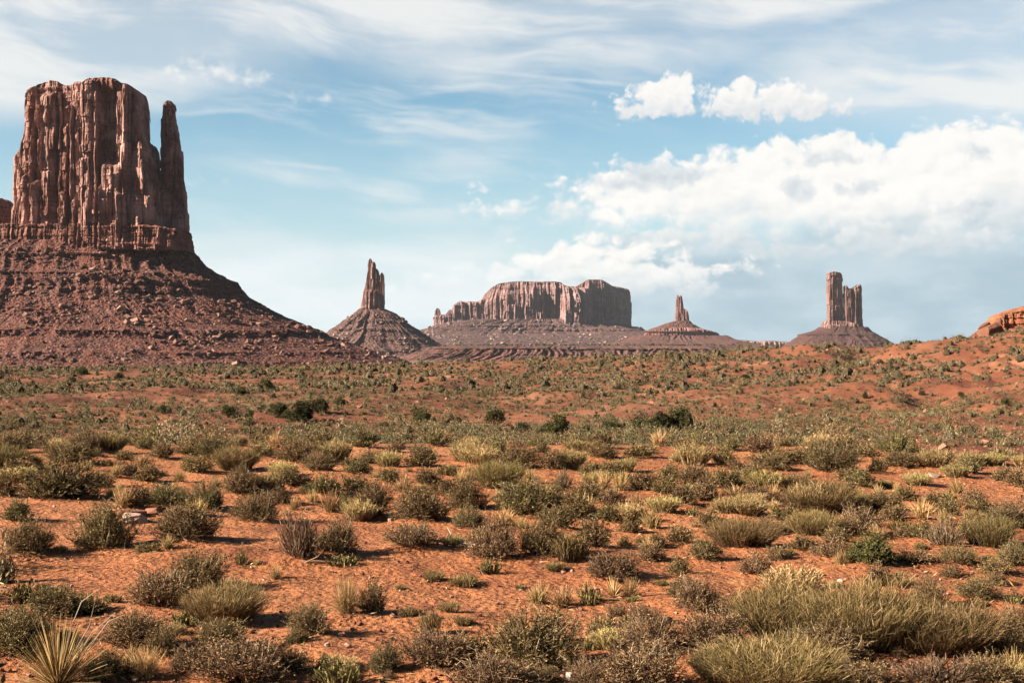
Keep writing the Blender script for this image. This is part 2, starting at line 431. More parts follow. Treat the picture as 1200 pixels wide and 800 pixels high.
# ------------------------------------------------------------------ the lie of the land (metres, camera stands over the origin)
_RC = np.array([-400, 0, 300, 400, 480, 600, 700, 800, 850, 900, 950, 985, 1010, 1050, 1100, 1140, 1160, 1175, 1200, 1300, 1600, 2400])
_RY = np.array([432, 433, 432.5, 431, 428.5, 424.5, 420.5, 416, 412, 410, 408, 407, 408, 406, 403, 400, 397, 393, 386, 374, 362, 360])
CREST = 430.0
def mounds(x, y):
    """broad heaps and gullies of the middle distance"""
    n = fbm(x / 34, y / 34, oct=4, seed=5)
    r = 1 - np.abs(fbm(x / 21 + 7, y / 46, oct=4, seed=9)) * 2.2
    return n * 1.9 + r * 1.5
def terrain(x, y):
    x = np.asarray(x, float); y = np.asarray(y, float)
    d = np.hypot(x, y)
    ys = np.maximum(y, 0.15 * d + 1e-6)
    col = 600 + np.clip(x / ys, -1.6, 1.6) * F
    dd = d
    edge = 33 + 3.0 * fbm(x / 9, y / 30, oct=3, seed=3) + 1.5 * ss(np.abs(col - 250), 400, 0) - 4.0 * ss(col, 950, 1150)
    # near terrace, gently rolling
    z = 0.10 * fbm(x / 3.1, y / 3.1, oct=4, seed=1) * ss(d, 2, 8) + 0.035 * fbm(x / 0.6, y / 0.6, oct=3, seed=2)
    drop = ss(d, edge, edge + 55)
    z = z * (1 - drop) - 6.4 * drop - 0.5 * ss(d, edge - 4, edge + 6) * (1 - drop)
    # flat beyond, then the slope up to the skyline
    crest_z = CAMZ + (400 - np.interp(col, _RC, _RY)) / F * CREST
    t = np.clip((d - 160) / (CREST - 160), 0, 1)
    lift = t * t * (1.6 - 0.6 * t)
    right = ss(col, 780, 1100)
    lift = lift * (1 - right) + (t ** 0.9) * right
    hill = -6.4 + (crest_z + 6.4) * lift
    z = np.where(d > 120, z + (hill + 6.4), z)
    amp = ss(d, 120, 200) * (0.62 + 0.75 * right) * (1 - 0.75 * ss(d, CREST - 70, CREST)) + 0.12 * ss(d, 60, 120)
    z = z + amp * (mounds(x, y) - 0.55)
    z = z + 0.34 * fbm(x / 4.6, y / 4.6, oct=4, seed=12, gain=0.55) * ss(d, 90, 150)
    # a nearer rise in front of the right-hand skyline
    z = z + 1.6 * np.exp(-((col - 905) / 95) ** 2 - ((d - 352) / 40) ** 2)
    z = z - 3.4 * np.exp(-((col - 1012) / 26) ** 2) * ss(d, 300, 330) * ss(d, 425, 395)
    z = z + 0.9 * np.exp(-((col - 660) / 200) ** 2 - ((d - 255) / 22) ** 2) + 0.8 * np.exp(-((col - 220) / 260) ** 2 - ((d - 215) / 18) ** 2)
    # behind the skyline the land falls to the valley floor
    back = ss(d, CREST + 12, CREST + 420)
    z = z * (1 - back) + back * (-31 - 9 * ss(d, 1500, 4200) + 3 * fbm(x / 420, y / 420, oct=3, seed=21) + 1.5 * fbm(x / 90, y / 90, oct=3, seed=22))
    return z
_DG = np.concatenate([np.geomspace(3.0, 60, 700), np.geomspace(60.3, 640, 1200)])
def hit(px, py, dmin=0):
    """where the line of sight through a photo point first meets the land"""
    k = (px - 600) / F; s = (400 - py) / F
    z = terrain(k * _DG, _DG)
    g = np.nonzero((z >= CAMZ + s * _DG) & (_DG >= dmin))[0]
    d = _DG[g[0]] if len(g) else _DG[-1]
    return k * d, d
MOUNDS = []          # sand heaped up round near shrubs: x, y, radius, height
def ground(x, y, win=None):
    z = terrain(x, y)
    for (mx, my, r, h) in (MOUNDS if win is None else win):
        q = ((x - mx) ** 2 + (y - my) ** 2) / (r * r)
        z = z + h * np.exp(-q * 1.6)
    return z

# ------------------------------------------------------------------ rock builders
def wx(px, D): return (np.asarray(px, float) - 600) / F * D
def wz(py, D): return CAMZ + (400 - np.asarray(py, float)) / F * D

def perimeter(NU, n, hw, hf, hb, front=3.0):
    """points of a squarish oval, denser on the side that faces the viewer; returns ex, ey (-1..1), nx, ny, s (metres)"""
    th = np.linspace(0, 2 * np.pi, 20001)
    c, s = np.cos(th), np.sin(th)
    ex = np.sign(c) * np.abs(c) ** (2 / n); ey = np.sign(s) * np.abs(s) ** (2 / n)
    X = hw * ex; Y = np.where(ey < 0, hf, hb) * ey
    ds = np.hypot(np.diff(X), np.diff(Y))
    w = np.where(0.5 * (ey[1:] + ey[:-1]) < 0.35, front, 1.0)
    cw = np.concatenate([[0], np.cumsum(ds * w)]); cs = np.concatenate([[0], np.cumsum(ds)])
    q = np.linspace(0, cw[-1], NU, endpoint=False)
    exq = np.interp(q, cw, ex); eyq = np.interp(q, cw, ey); sq = np.interp(q, cw, cs)
    hy = np.where(eyq < 0, hf, hb)
    gx = np.sign(exq) * np.abs(exq) ** (n - 1) / hw; gy = np.sign(eyq) * np.abs(eyq) ** (n - 1) / hy
    L = np.hypot(gx, gy) + 1e-9
    return exq, eyq, gx / L, gy / L, sq, cs[-1]

def columns(s, z, w, H, seed, S, wob=1.0):
    """joint-bounded columns along a wall: returns offset (-1..1) of each block, u across the column, edge strength"""
    sw = s / w + 0.75 * fbm(s / (w * 3.1), oct=2, seed=seed) + 0.16 * fbm(s / (w * 3.1), z / (H * 2.5), oct=2, seed=seed + 1) + 0.07 * fbm(s / w * 2, z / (H * 0.25), oct=2, seed=seed + 3)
    n = max(3, int(round(S / w)))
    i = np.floor(sw); u = (sw - i) * 2 - 1
    i = i + 5000
    zero = np.zeros_like(i)
    ph = _h(i, zero, zero, seed + 11)
    lift = 0.6 + 0.8 * _h(i, zero, zero, seed + 12)
    seg = np.floor(z / (H * lift) + ph * 5)
    off = 0.45 * _h(i, zero, zero, seed + 13) + 0.55 * _h(i, seg, zero, seed + 14)
    tilt = 0.55 * _h(i, zero, zero, seed + 15) + 0.45 * _h(i, seg, zero, seed + 16)
    sz = z / (H * lift) + ph * 5
    return off * 2 - 1, u, tilt * 2 - 1, (2 * (sz - np.floor(sz)) - 1) * (2 * _h(i, seg, zero, seed + 17) - 1)

def tower(name, D, rows, top, mats, depth=(40, 40), n=3.2, NU=500, NV=260, seed=1, pillars=(), npil=30, pil=(3, 9, 2.5, 8), amp=1.0,
          base_flare=0.0, strata=(0.0, 0.0), recess=(), cap=(0, 0), skew=0.0, origin=(0, 0, 0), jag=1.2, beds_low=None, parent=None, top_dome=1.0, bevel=2.0, colw=13.0):
    """a sandstone wall; rows of (photo y, left x, right x) give the outline, top is its upper edge. All sizes in photo units (u metres)."""
    u = D / F
    Dz = D - 0.9 * depth[0] * u; Dx = D - 0.4 * depth[0] * u   # the outline belongs to the front of the wall, not its middle
    rng = np.random.default_rng(seed)
    rows = np.array(rows, float)[::-1]                      # bottom first
    zb = float(wz(rows[0, 0], Dz)); ztm = float(wz(min(p[1] for p in top), Dz))
    v = np.linspace(0, 1, NV) ** 1.0
    zn = zb + v * (ztm - zb)
    zr = wz(rows[:, 0], Dz)
    xl = np.interp(zn, zr, wx(rows[:, 1], Dx)); xr = np.interp(zn, zr, wx(rows[:, 2], Dx))
    cx = (xl + xr) / 2; hw = (xr - xl) / 2
    HW = hw.mean(); hf, hb = depth[0] * u, depth[1] * u
    ex, ey, nx, ny, s, S = perimeter(NU, n, HW, hf, hb)
    ratio = hw / HW
    depf = 0.35 + 0.65 * ratio if HW < 20 * u else np.ones_like(ratio)
    X = cx[:, None] + hw[:, None] * ex[None]
    Y = D + np.where(ey < 0, hf, hb)[None] * ey[None] * depf[:, None]
    tx = np.array([p[0] for p in top], float); ty = np.array([p[1] for p in top], float)
    def ztop(x): return np.interp(x, wx(tx, Dx), wz(ty, Dz))
    Z = zb + v[:, None] * (ztop(X) - zb)
    zu = Z / u
    face = (np.abs(ny) >= np.abs(nx) * 0.9)[None] & np.ones(X.shape, bool)
    su = np.where(face, X / u, 3000 + (Y - D) / u + 400 * (np.sign(nx)[None] > 0))   # two joint sets: cracks stay plumb
    PX = 600 + X / Dz * F
    # ---- displacement outwards, in photo units
    d = np.zeros_like(X)
    frontw = np.clip(-ny, 0, 1)[None]
    for (px, hwp, py, pr) in pillars:                       # big buttresses seen in the photograph
        wob = 1.6 * fbm(zu / 30, None, seed=seed + int(px) % 97, oct=2)
        q = (PX - px - wob) / hwp
        prof = np.clip((1 - np.abs(q)) / 0.22, 0, 1) ** 0.75 * (1 + 0.22 * q * math.sin(px * 7.7))
        topz = (wz(py, Dz)) / u
        t = ss(zu, topz + 2 + 6 * np.abs(q), topz - 3)
        d = np.maximum(d, pr * prof * (0.25 * 0 + t) * frontw)
    for (px, hwp, py0, py1, dp) in recess:                  # deep re-entrants, photo units
        wob = 2.0 * fbm(zu / 26, None, seed=seed + int(px) % 89, oct=3)
        q = np.abs((PX - px - wob) / hwp)
        t = ss(zu, wz(py1, Dz) / u - 5, wz(py1, Dz) / u + 6) * ss(zu, wz(py0, Dz) / u + 5, wz(py0, Dz) / u - 5)
        d = d - dp * np.clip(1.25 - q ** 4, 0, 1) * t * frontw
    rp = np.zeros_like(X)
    for _ in range(npil):                                   # smaller ones all round
        s0 = (rng.uniform(xl.min(), xr.max()) / u) if rng.random() < 0.75 else 3000 + rng.uniform(-hf, hb) / u + 400 * rng.integers(0, 2); w = rng.uniform(pil[0], pil[1]); pr = rng.uniform(pil[2], pil[3])
        hh = (zb + (ztm - zb) * rng.beta(1.3, 1.6)) / u
        ds = su - s0 - 1.2 * fbm(zu / 22, None, seed=rng.integers(1e6), oct=2)
        wv = w * (1.0 + 0.35 * np.clip((hh - zu) / 60, 0, 1))
        q = ds / wv
        rp = np.maximum(rp, pr * np.clip((1 - np.abs(q)) / 0.3, 0, 1) ** 0.75 * ss(zu, hh + 2 + 4 * q * q, hh - 2))
    d = d + rp * amp
    for (w, H, A, C, sd) in ((colw, 40, 2.9, 2.0, 1), (colw * 0.45, 19, 1.5, 1.1, 2), (colw * 0.2, 8, 0.65, 0.45, 3)):
        off, uu, tilt, vz = columns(su, zu, w, H, seed * 7 + sd, S / u)
        d = d + amp * (A * off + 1.7 * A * tilt * uu + 0.9 * A * vz - 1.25 * C * np.clip((np.abs(uu) - 0.78) / 0.22, 0, 1) ** 1.5)
    d = d + amp * (2.2 * fbm(X / u / 34, Y / u / 34, zu / 60, oct=3, seed=seed + 50) + 1.3 * fbm(X / u / 7, Y / u / 7, zu / 12, oct=4, seed=seed + 51)
                   + 0.35 * fbm(X / u / 2, Y / u / 2, zu / 3, oct=3, seed=seed + 52))
    # ---- bedding planes that run across the columns, each set off a little from the next
    zb_ = zu + 2.5 * fbm(su / 40, None, seed=seed + 80, oct=2)
    for (hb_, a_, q_) in ((23.0, 1.5, 1), (9.0, 0.8, 2)):
        kk = np.floor(zb_ / hb_ + 0.3 * _h(np.floor(zb_ / hb_), np.zeros_like(zb_), np.zeros_like(zb_), seed + q_))
        m_ = ss(vnoise(su / 30, zu / 25, seed=seed + 82 + q_), 0.35, 0.65)
        d = d + amp * a_ * m_ * (2 * _h(kk, np.floor(su / 26), np.zeros_like(kk), seed + 84 + q_) - 1)
    # ---- thin beds in the foot and the cap
    bed = (vnoise(zu / 1.7, su / 60, seed=seed + 60) - 0.5) * 1.0 + (vnoise(zu / 4.5, su / 90, seed=seed + 61) - 0.5) * 1.6
    wb = np.zeros_like(zu)
    if strata[0]: wb = np.maximum(wb, ss(zu, (zb / u) + strata[0] * 1.15, (zb / u) + strata[0] * 0.8))
    if strata[1]: wb = np.maximum(wb, ss(zu, ztop(X) / u - strata[1] * 1.2, ztop(X) / u - strata[1] * 0.8))
    d = d + bed * wb * 1.8
    if base_flare: d = d + base_flare * (1 - v[:, None]) ** 3
    edge = np.clip((v[:, None] - (1 - bevel * u / max(ztm - zb, 1e-6) * 1.6)) / (bevel * u / max(ztm - zb, 1e-6) * 1.6), 0, 1)
    d = d - bevel * edge ** 2
    if cap[0]: d = d - cap[1] * np.clip((zu - (ztop(X) / u - cap[0])) / cap[0], 0, 1) ** 0.8 * frontw
    lim = 0.9 * np.minimum(hw[:, None] / u, hf / u)
    d = np.clip(d, -lim * 0.75, 1e9)
    side = np.abs(nx)[None] ** 2                            # keep the outline where the photograph has it
    sm = (np.abs(nx) > 0.7)
    d = d - (np.median(d[:, sm]) if sm.any() else 0) * side
    dd = d * (1 - 0.55 * side)
    X2 = X + dd * u * nx[None]; Y2 = Y + dd * u * ny[None]
    Zt = ztop(X2) + jag * u * fbm(X2 / u / 3.2, Y2 / u / 3.2, oct=3, seed=seed + 70)
    Z2 = zb + v[:, None] * (Zt - zb)
    Y2 = Y2 + skew * (X2 - cx.mean())                      # turns the wall's face towards or away from the sun
    K = 14
    fr = (1 - np.linspace(0, 1, K + 1)[1:]) ** 0.9
    cX, cY = X2[-1].mean(), Y2[-1].mean()
    XC = cX + (X2[-1][None] - cX) * fr[:, None]; YC = cY + (Y2[-1][None] - cY) * fr[:, None]
    ZC = ztop(XC) + top_dome * u * (1 - fr[:, None] ** 2) + jag * u * fbm(XC / u / 3.2, YC / u / 3.2, oct=3, seed=seed + 70)
    V = np.stack([np.vstack([X2, XC]), np.vstack([Y2, YC]), np.vstack([Z2, ZC])], -1).reshape(-1, 3) - np.array(origin)
    me = mesh_from(name, V, grid_quads(NV + K, NU)[:, ::1], mats=mats)
    return obj(name, me, parent)

def talus(name, D, rows, mats, origin, front, back, n=2.2, NU=620, NV=240, seed=1, ledges=(), gully=3.0, rough=1.0, parent=None, fexp=1.0, ngul=26, keep_side=0.45, terr=0.0):
    """the apron of rubble under a wall. rows (photo y, left, right), top first; front/back = (at the top, at the foot) in photo units"""
    u = D / F
    rows = np.array(rows, float)
    zr = wz(rows[:, 0], D)
    q = np.linspace(0, 1, NV)
    xl0 = wx(rows[:, 1], D); xr0 = wx(rows[:, 2], D)
    L = np.concatenate([[0], np.cumsum(np.hypot(np.diff(zr), 0.5 * (np.abs(np.diff(xl0)) + np.abs(np.diff(xr0)))))]); L /= L[-1]
    z = np.interp(q, L, zr); xl = np.interp(q, L, xl0); xr = np.interp(q, L, xr0)
    g = (xr - xl); g = (g - g[0]) / max(g[-1] - g[0], 1e-6); g = g ** fexp
    hf = (front[0] + (front[1] - front[0]) * g) * u if len(front) == 2 else np.interp(q, L, np.array(front, float)) * u
    hb = (back[0] + (back[1] - back[0]) * g) * u
    cx = (xl + xr) / 2; hw = (xr - xl) / 2
    ex, ey, nx, ny, s, S = perimeter(NU, n, hw[-1] * 0.6, hf[-1] * 0.6, hb[-1] * 0.6, front=2.6)
    th = np.arctan2(ey, ex)
    X = cx[:, None] + hw[:, None] * ex[None]; Y = D + np.where(ey < 0, hf[:, None] * ey[None], hb[:, None] * ey[None])
    zz = np.broadcast_to(z[:, None], X.shape) / u
    ca, sn = np.cos(th)[None] + 0 * X, np.sin(th)[None] + 0 * X
    d = np.zeros_like(X)
    H = (z[0] - z[-1]) / u
    t = np.clip((z[0] / u - zz) / H, 0, 1)
    # gullies that run down the slope
    gx = ca * ngul / 2.5 + 1.1 * fbm(ca * 3, sn * 3, t * 2.5, oct=2, seed=seed); gy = sn * ngul / 2.5
    rid = 1 - 2 * np.abs(fbm(gx, gy, t * 0.8, oct=3, seed=seed + 1))
    d = d + gully * (rid - 0.4) * np.sin(np.pi * np.clip(t * 0.92 + 0.06, 0, 1)) ** 0.6
    # ledges
    for (py, A, c, tt) in ledges:
        hl = wz(py, D) / u + 1.8 * fbm(ca * 5, sn * 5, oct=3, seed=seed + int(py)) + 0.35 * fbm(ca * 40, sn * 40, oct=3, seed=seed + 5)
        cover = ss(vnoise(ca * 7, sn * 7, seed=seed + 7 + int(py)) + 0.35 * vnoise(ca * 31, sn * 31, seed=seed + 8 + int(py)), 0.28, 0.62)
        blk = 0.65 + 0.7 * vnoise(ca * 140, sn * 140, zz / 3.0, seed=seed + 9)
        up = np.clip(1 - (zz - hl) / tt, 0, 1) * (zz >= hl); dn = np.clip(1 - (hl - zz) / c, 0, 1) * (zz < hl)
        d = d + A * cover * (up * 1.0 + dn * blk) 
    if terr:                                                # many thin shelves
        ph = zz / terr + 0.5 * fbm(ca * 6, sn * 6, zz / 14, oct=2, seed=seed + 15)
        saw = ph - np.floor(ph)
        d = d + 1.6 * (saw - 0.5) * ss(vnoise(ca * 9, sn * 9, zz / 6, seed=seed + 16), 0.3, 0.6)
    d = d + rough * (2.4 * fbm(X / u / 20, Y / u / 20, zz / 20, oct=3, seed=seed + 20) + 1.1 * fbm(X / u / 5, Y / u / 5, zz / 5, oct=4, seed=seed + 21)
                     + 0.45 * fbm(X / u / 1.6, Y / u / 1.6, zz / 1.6, oct=2, seed=seed + 22))
    side = np.abs(nx)[None] ** 2
    d = d * (1 - keep_side * side)
    X2 = X + d * u * nx[None]; Y2 = Y + d * u * ny[None]
    Z2 = zz * u + rough * 0.5 * u * fbm(X / u / 4, Y / u / 4, oct=4, seed=seed + 23) * np.clip(t * 6, 0, 1)
    cX, cY = X2[0].mean(), Y2[0].mean()
    fr = np.linspace(0, 1, 5)[:-1]
    XC = cX + (X2[0][None] - cX) * fr[:, None]; YC = cY + (Y2[0][None] - cY) * fr[:, None]; ZC = np.broadcast_to(Z2[0].mean() * (1 - fr[:, None]) + Z2[0][None] * fr[:, None], XC.shape)
    P = np.stack([np.vstack([XC, X2]), np.vstack([YC, Y2]), np.vstack([ZC, Z2])], -1)
    V = P.reshape(-1, 3) - np.array(origin)
    o = obj(name, mesh_from(name, V, grid_quads(NV + 4, NU)[:, ::-1], mats=mats), parent)
    return o, P[4:]

_ico_v = None
def ico():
    global _ico_v
    if _ico_v is None:
        p = (1 + 5 ** 0.5) / 2
        v = np.array([(-1, p, 0), (1, p, 0), (-1, -p, 0), (1, -p, 0), (0, -1, p), (0, 1, p), (0, -1, -p), (0, 1, -p), (p, 0, -1), (p, 0, 1), (-p, 0, -1), (-p, 0, 1)], float)
        v /= np.linalg.norm(v[0])
        f = np.array([(0, 11, 5), (0, 5, 1), (0, 1, 7), (0, 7, 10), (0, 10, 11), (1, 5, 9), (5, 11, 4), (11, 10, 2), (10, 7, 6), (7, 1, 8), (3, 9, 4), (3, 4, 2), (3, 2, 6), (3, 6, 8), (3, 8, 9), (4, 9, 5), (2, 4, 11), (6, 2, 10), (8, 6, 7), (9, 8, 1)])
        _ico_v = (v, f)
    return _ico_v
_box_v = np.array([(x, y, z) for z in (-1, 1) for y in (-1, 1) for x in (-1, 1)], float) * 0.7
_box_f = np.array([(0, 2, 3), (0, 3, 1), (4, 5, 7), (4, 7, 6), (0, 1, 5), (0, 5, 4), (2, 6, 7), (2, 7, 3), (0, 4, 6), (0, 6, 2), (1, 3, 7), (1, 7, 5)])
def rot_random(N, rng):
    q = rng.normal(size=(N, 4)); q /= np.linalg.norm(q, axis=1)[:, None]
    w, x, y, z = q.T
    return np.stack([np.stack([1 - 2 * (y * y + z * z), 2 * (x * y - z * w), 2 * (x * z + y * w)], -1),
                     np.stack([2 * (x * y + z * w), 1 - 2 * (x * x + z * z), 2 * (y * z - x * w)], -1),
                     np.stack([2 * (x * z - y * w), 2 * (y * z + x * w), 1 - 2 * (x * x + y * y)], -1)], 1)
def stones(name, P, size, rng, mats, parent=None, boxy=0.5, flat=0.7, origin=(0, 0, 0), sink=0.2):
    """many loose stones in one mesh"""
    N = len(P)
    out_v, out_f, base = [], [], 0
    kind = rng.random(N) < boxy
    for sel, (v, f) in ((kind, (_box_v, _box_f)), (~kind, ico())):
        M = int(sel.sum())
        if not M: continue
        sh = v[None] * (1 + rng.uniform(-0.32, 0.32, (M, len(v), 3)))
        sh = sh * (rng.uniform(0.6, 1.35, (M, 1, 3)))
        sh = np.einsum('nij,nvj->nvi', rot_random(M, rng), sh)
        sh[:, :, 2] *= flat
        sh = sh * size[sel][:, None, None] * 0.5
        sh = sh + P[sel][:, None, :] + np.array([0, 0, 1.0])[None, None] * (size[sel] * (0.5 * flat - sink))[:, None, None]
        out_v.append(sh.reshape(-1, 3)); out_f.append((f[None] + (np.arange(M) * len(v))[:, None, None] + base).reshape(-1, 3)); base += M * len(v)
    V = np.concatenate(out_v) - np.array(origin); T = np.concatenate(out_f)
    return obj(name, mesh_from(name, V, None, T, mats=mats), parent)
def stone_mat(name, a, b_, c_):
    m, k, b = mat(name)
    g = k.new('ShaderNodeNewGeometry')
    P = k.new('ShaderNodeTexCoord').outputs['Object']
    col = k.ramp(g.outputs['Random Per Island'], [(0.0, a), (0.55, b_), (1.0, c_)])
    col = k.mix(1.0, col, k.ramp(k.noise(P, 0.8, 5, 0.65), [(0.3, (0.65, 0.65, 0.65)), (0.7, (1.2, 1.2, 1.2))]), 'MULTIPLY')
    k.put(b.inputs['Base Color'], col)
    return m

# ---- rubble helper: pick points of a slope, most in its lower and middle part
def rubble_on(P, N, rng, umin=0.05, umax=1.0, clump=8.0, front=True, u=1.0, seed=0):
    nv, nu = P.shape[:2]
    k = 0; out = []
    flat = P.reshape(-1, 3)
    v = (np.arange(nv)[:, None] / nv + 0 * P[:, :, 0]).ravel()
    w = (v > umin) * (v < umax) * ss(fbm(flat[:, 0] / (clump * u), flat[:, 1] / (clump * u), flat[:, 2] / (clump * u), oct=3, seed=seed), -0.25, 0.5)
    if front: w = w * (flat[:, 1] < P[0, :, 1].mean() + 5 * u)
    w = w / w.sum()
    idx = rng.choice(len(flat), N, p=w)
    return flat[idx] + rng.normal(0, 0.35 * u, (N, 3)) * np.array([1, 1, 0.2])

# ------------------------------------------------------------------ the great butte on the left, with its thumb
def mitten():
    D = 1500.0; u = D / F
    org = (float(wx(100, D)), D, float(terrain(np.array([0.0]), np.array([1500.0]))[0]) - 4)
    root = thing('sandstone_butte', 'huge red sandstone butte with a separate thin thumb spire, nearest on the left', 'butte', org)
    wall = cliff_mat('butte_wall_stone', u, (0.106, 0.046, 0.031), (0.020, 0.008, 0.007), (0.106, 0.032, 0.016), (0.300, 0.168, 0.134))
    foot = cliff_mat('butte_foot_stone', u, (0.090, 0.032, 0.021), (0.029, 0.011, 0.008), (0.098, 0.029, 0.015), (0.171, 0.078, 0.054), 0.9)
    slope = slope_mat('butte_slope_shale', u, (0.075, 0.024, 0.015), (0.040, 0.014, 0.010), (0.116, 0.059, 0.043), 0.8)
    stone = stone_mat('butte_rubble_stone', (0.053, 0.020, 0.014), (0.097, 0.041, 0.028), (0.176, 0.101, 0.074))
    top = [(20, 130), (27.5, 128), (28.5, 107), (33, 101), (40, 98.5), (50, 97.5), (58, 94.5), (66, 93.6), (74, 95.5), (80, 99.5), (86, 101), (92, 99.8), (100, 97.5),
           (110, 95), (120, 92.8), (128, 92.3), (138, 93.2), (145, 95), (150, 99.5), (158, 100), (164, 104), (168, 112), (172, 130)]
    rows = [(91, 24, 169), (106, 23.5, 170), (129, 23, 173), (140, 21, 173), (146, 15, 173), (156, 10, 173), (190, 9, 174), (223, 9, 176), (256, 6, 179), (294, 1, 183)]
    tower('cliff', D, rows, top, [wall], depth=(46, 40), n=3.8, NU=1000, NV=440, seed=4, skew=-0.22, top_dome=0.3, origin=org, parent=root,
          pillars=[(31, 5, 100, 2), (57, 9.5, 112, 7), (76, 6, 150, 5), (102, 17.5, 99, 8), (111, 8, 112, 10), (95, 7, 150, 10.5), (157, 13, 104, 6), (164, 6, 116, 9.5), (150, 5, 158, 9), (136, 13, 196, 10), (128, 6, 222, 15),
                   (146, 6, 228, 15), (160, 5, 196, 12), (21, 6, 162, 4), (40, 6, 214, 7), (79, 5, 226, 13), (104, 8, 186, 13), (56, 5, 200, 11), (28, 5, 205, 8)],
          recess=[(131, 10, 106, 192, 11), (40.5, 5, 146, 214, 10), (68, 2.4, 104, 292, 9), (84, 2.6, 128, 292, 10), (48, 2, 120, 292, 7), (120.5, 2, 160, 292, 8), (157, 1.6, 112, 200, 6), (64, 1.5, 180, 292, 5), (92, 1.2, 130, 230, 4)],
          npil=16, pil=(2.2, 6.5, 2, 6), strata=(30, 13), base_flare=1.5, jag=0.8, amp=0.9)
    # broken shoulder between wall and thumb
    tower('shoulder_crag', D, [(164, 168, 176), (171, 165, 179), (183, 160, 181), (190, 156, 186), (201, 150, 190), (230, 144, 193), (294, 138, 196)],
          [(140, 232), (148, 214), (153, 204), (157, 207), (160, 196), (165, 184), (168, 168), (172, 164), (176, 167), (178, 180), (181, 182), (184, 187), (188, 196), (194, 205)], [wall], depth=(58, 20), n=2.6,
          NU=420, NV=260, seed=11, origin=org, parent=root, npil=18, pil=(2, 6, 2, 7), strata=(28, 0), jag=4.0, top_dome=2, skew=-0.3)
    tower('thumb_spire', D, [(117, 192, 203), (121, 190.5, 204), (126, 190, 203.5), (128, 190.5, 203), (133, 188.5, 204), (154, 187.5, 208), (190, 188, 212), (201, 188, 213), (223, 187, 217), (256, 185, 219), (298, 183, 220.5)],
          [(186, 126), (190, 122), (192, 119), (196, 117.6), (200, 118), (203, 121), (205, 128)], [wall], depth=(15, 13), n=3.0, NU=360, NV=380, seed=23, origin=org, parent=root,
          pillars=[(197, 6, 118, 2.0), (208, 6, 200, 5), (192, 5, 215, 5)], npil=22, pil=(1.6, 4.5, 1, 4), strata=(40, 8), amp=0.95, jag=0.7, bevel=1.2, colw=8, skew=-0.25)
    tower('cliff_foot', D, [(259, -60, 190), (264, -75, 222), (294, -90, 225)], [(-80, 259), (0, 262), (60, 263), (120, 262), (180, 262), (222, 266)], [foot], depth=(60, 44), n=3.6, NU=900, NV=90, seed=31,
          origin=org, parent=root, npil=90, pil=(1.5, 6, 1, 4.5), strata=(40, 20), jag=2.0, amp=0.6, bevel=2.5, colw=7, skew=-0.16)
    tower('rear_shoulder', D + 60, [(231, -70, 8), (236, -80, 13), (270, -110, 18)], [(-70, 228), (-10, 231), (2, 231.5), (7, 234), (12, 239)], [foot], depth=(30, 30), n=2.6, NU=300, NV=80, seed=37,
          origin=org, parent=root, npil=14, strata=(40, 10), jag=1.5, amp=0.5)
    rws = [(285, -110, 221), (292, -125, 222), (299, -135, 229), (312, -150, 241), (326, -165, 259), (331, -170, 277), (343, -180, 284.5), (349, -188, 291), (360, -200, 312), (371, -214, 331), (379, -225, 352),
           (389, -240, 371), (394, -250, 382), (405, -270, 418), (413, -280, 438), (421, -295, 466), (440, -320, 492)]
    sl, P = talus('talus_slope', D, rws, [slope], org, (62, 300), (40, 220), n=2.3, NU=1100, NV=420, seed=3, parent=root, gully=7.0, rough=1.35, ngul=30,
                  ledges=[(301, 4.5, 4, 2.5), (324, 9, 7, 4), (342, 4, 5, 4), (388, 13, 8, 6), (411, 8, 6, 5), (424, 7, 6, 4)], terr=4.2)
    rng = np.random.default_rng(8)
    Q = rubble_on(P, 12000, rng, 0.06, 1.0, 26, u=u, seed=4)
    size = np.clip(0.95 * u * (rng.pareto(1.8, len(Q)) + 0.95), 0, 8 * u)
    o = stones('rubble', Q, size, rng, [stone], root, boxy=0.6, origin=org)
    tag(o, kind='stuff')
mitten()

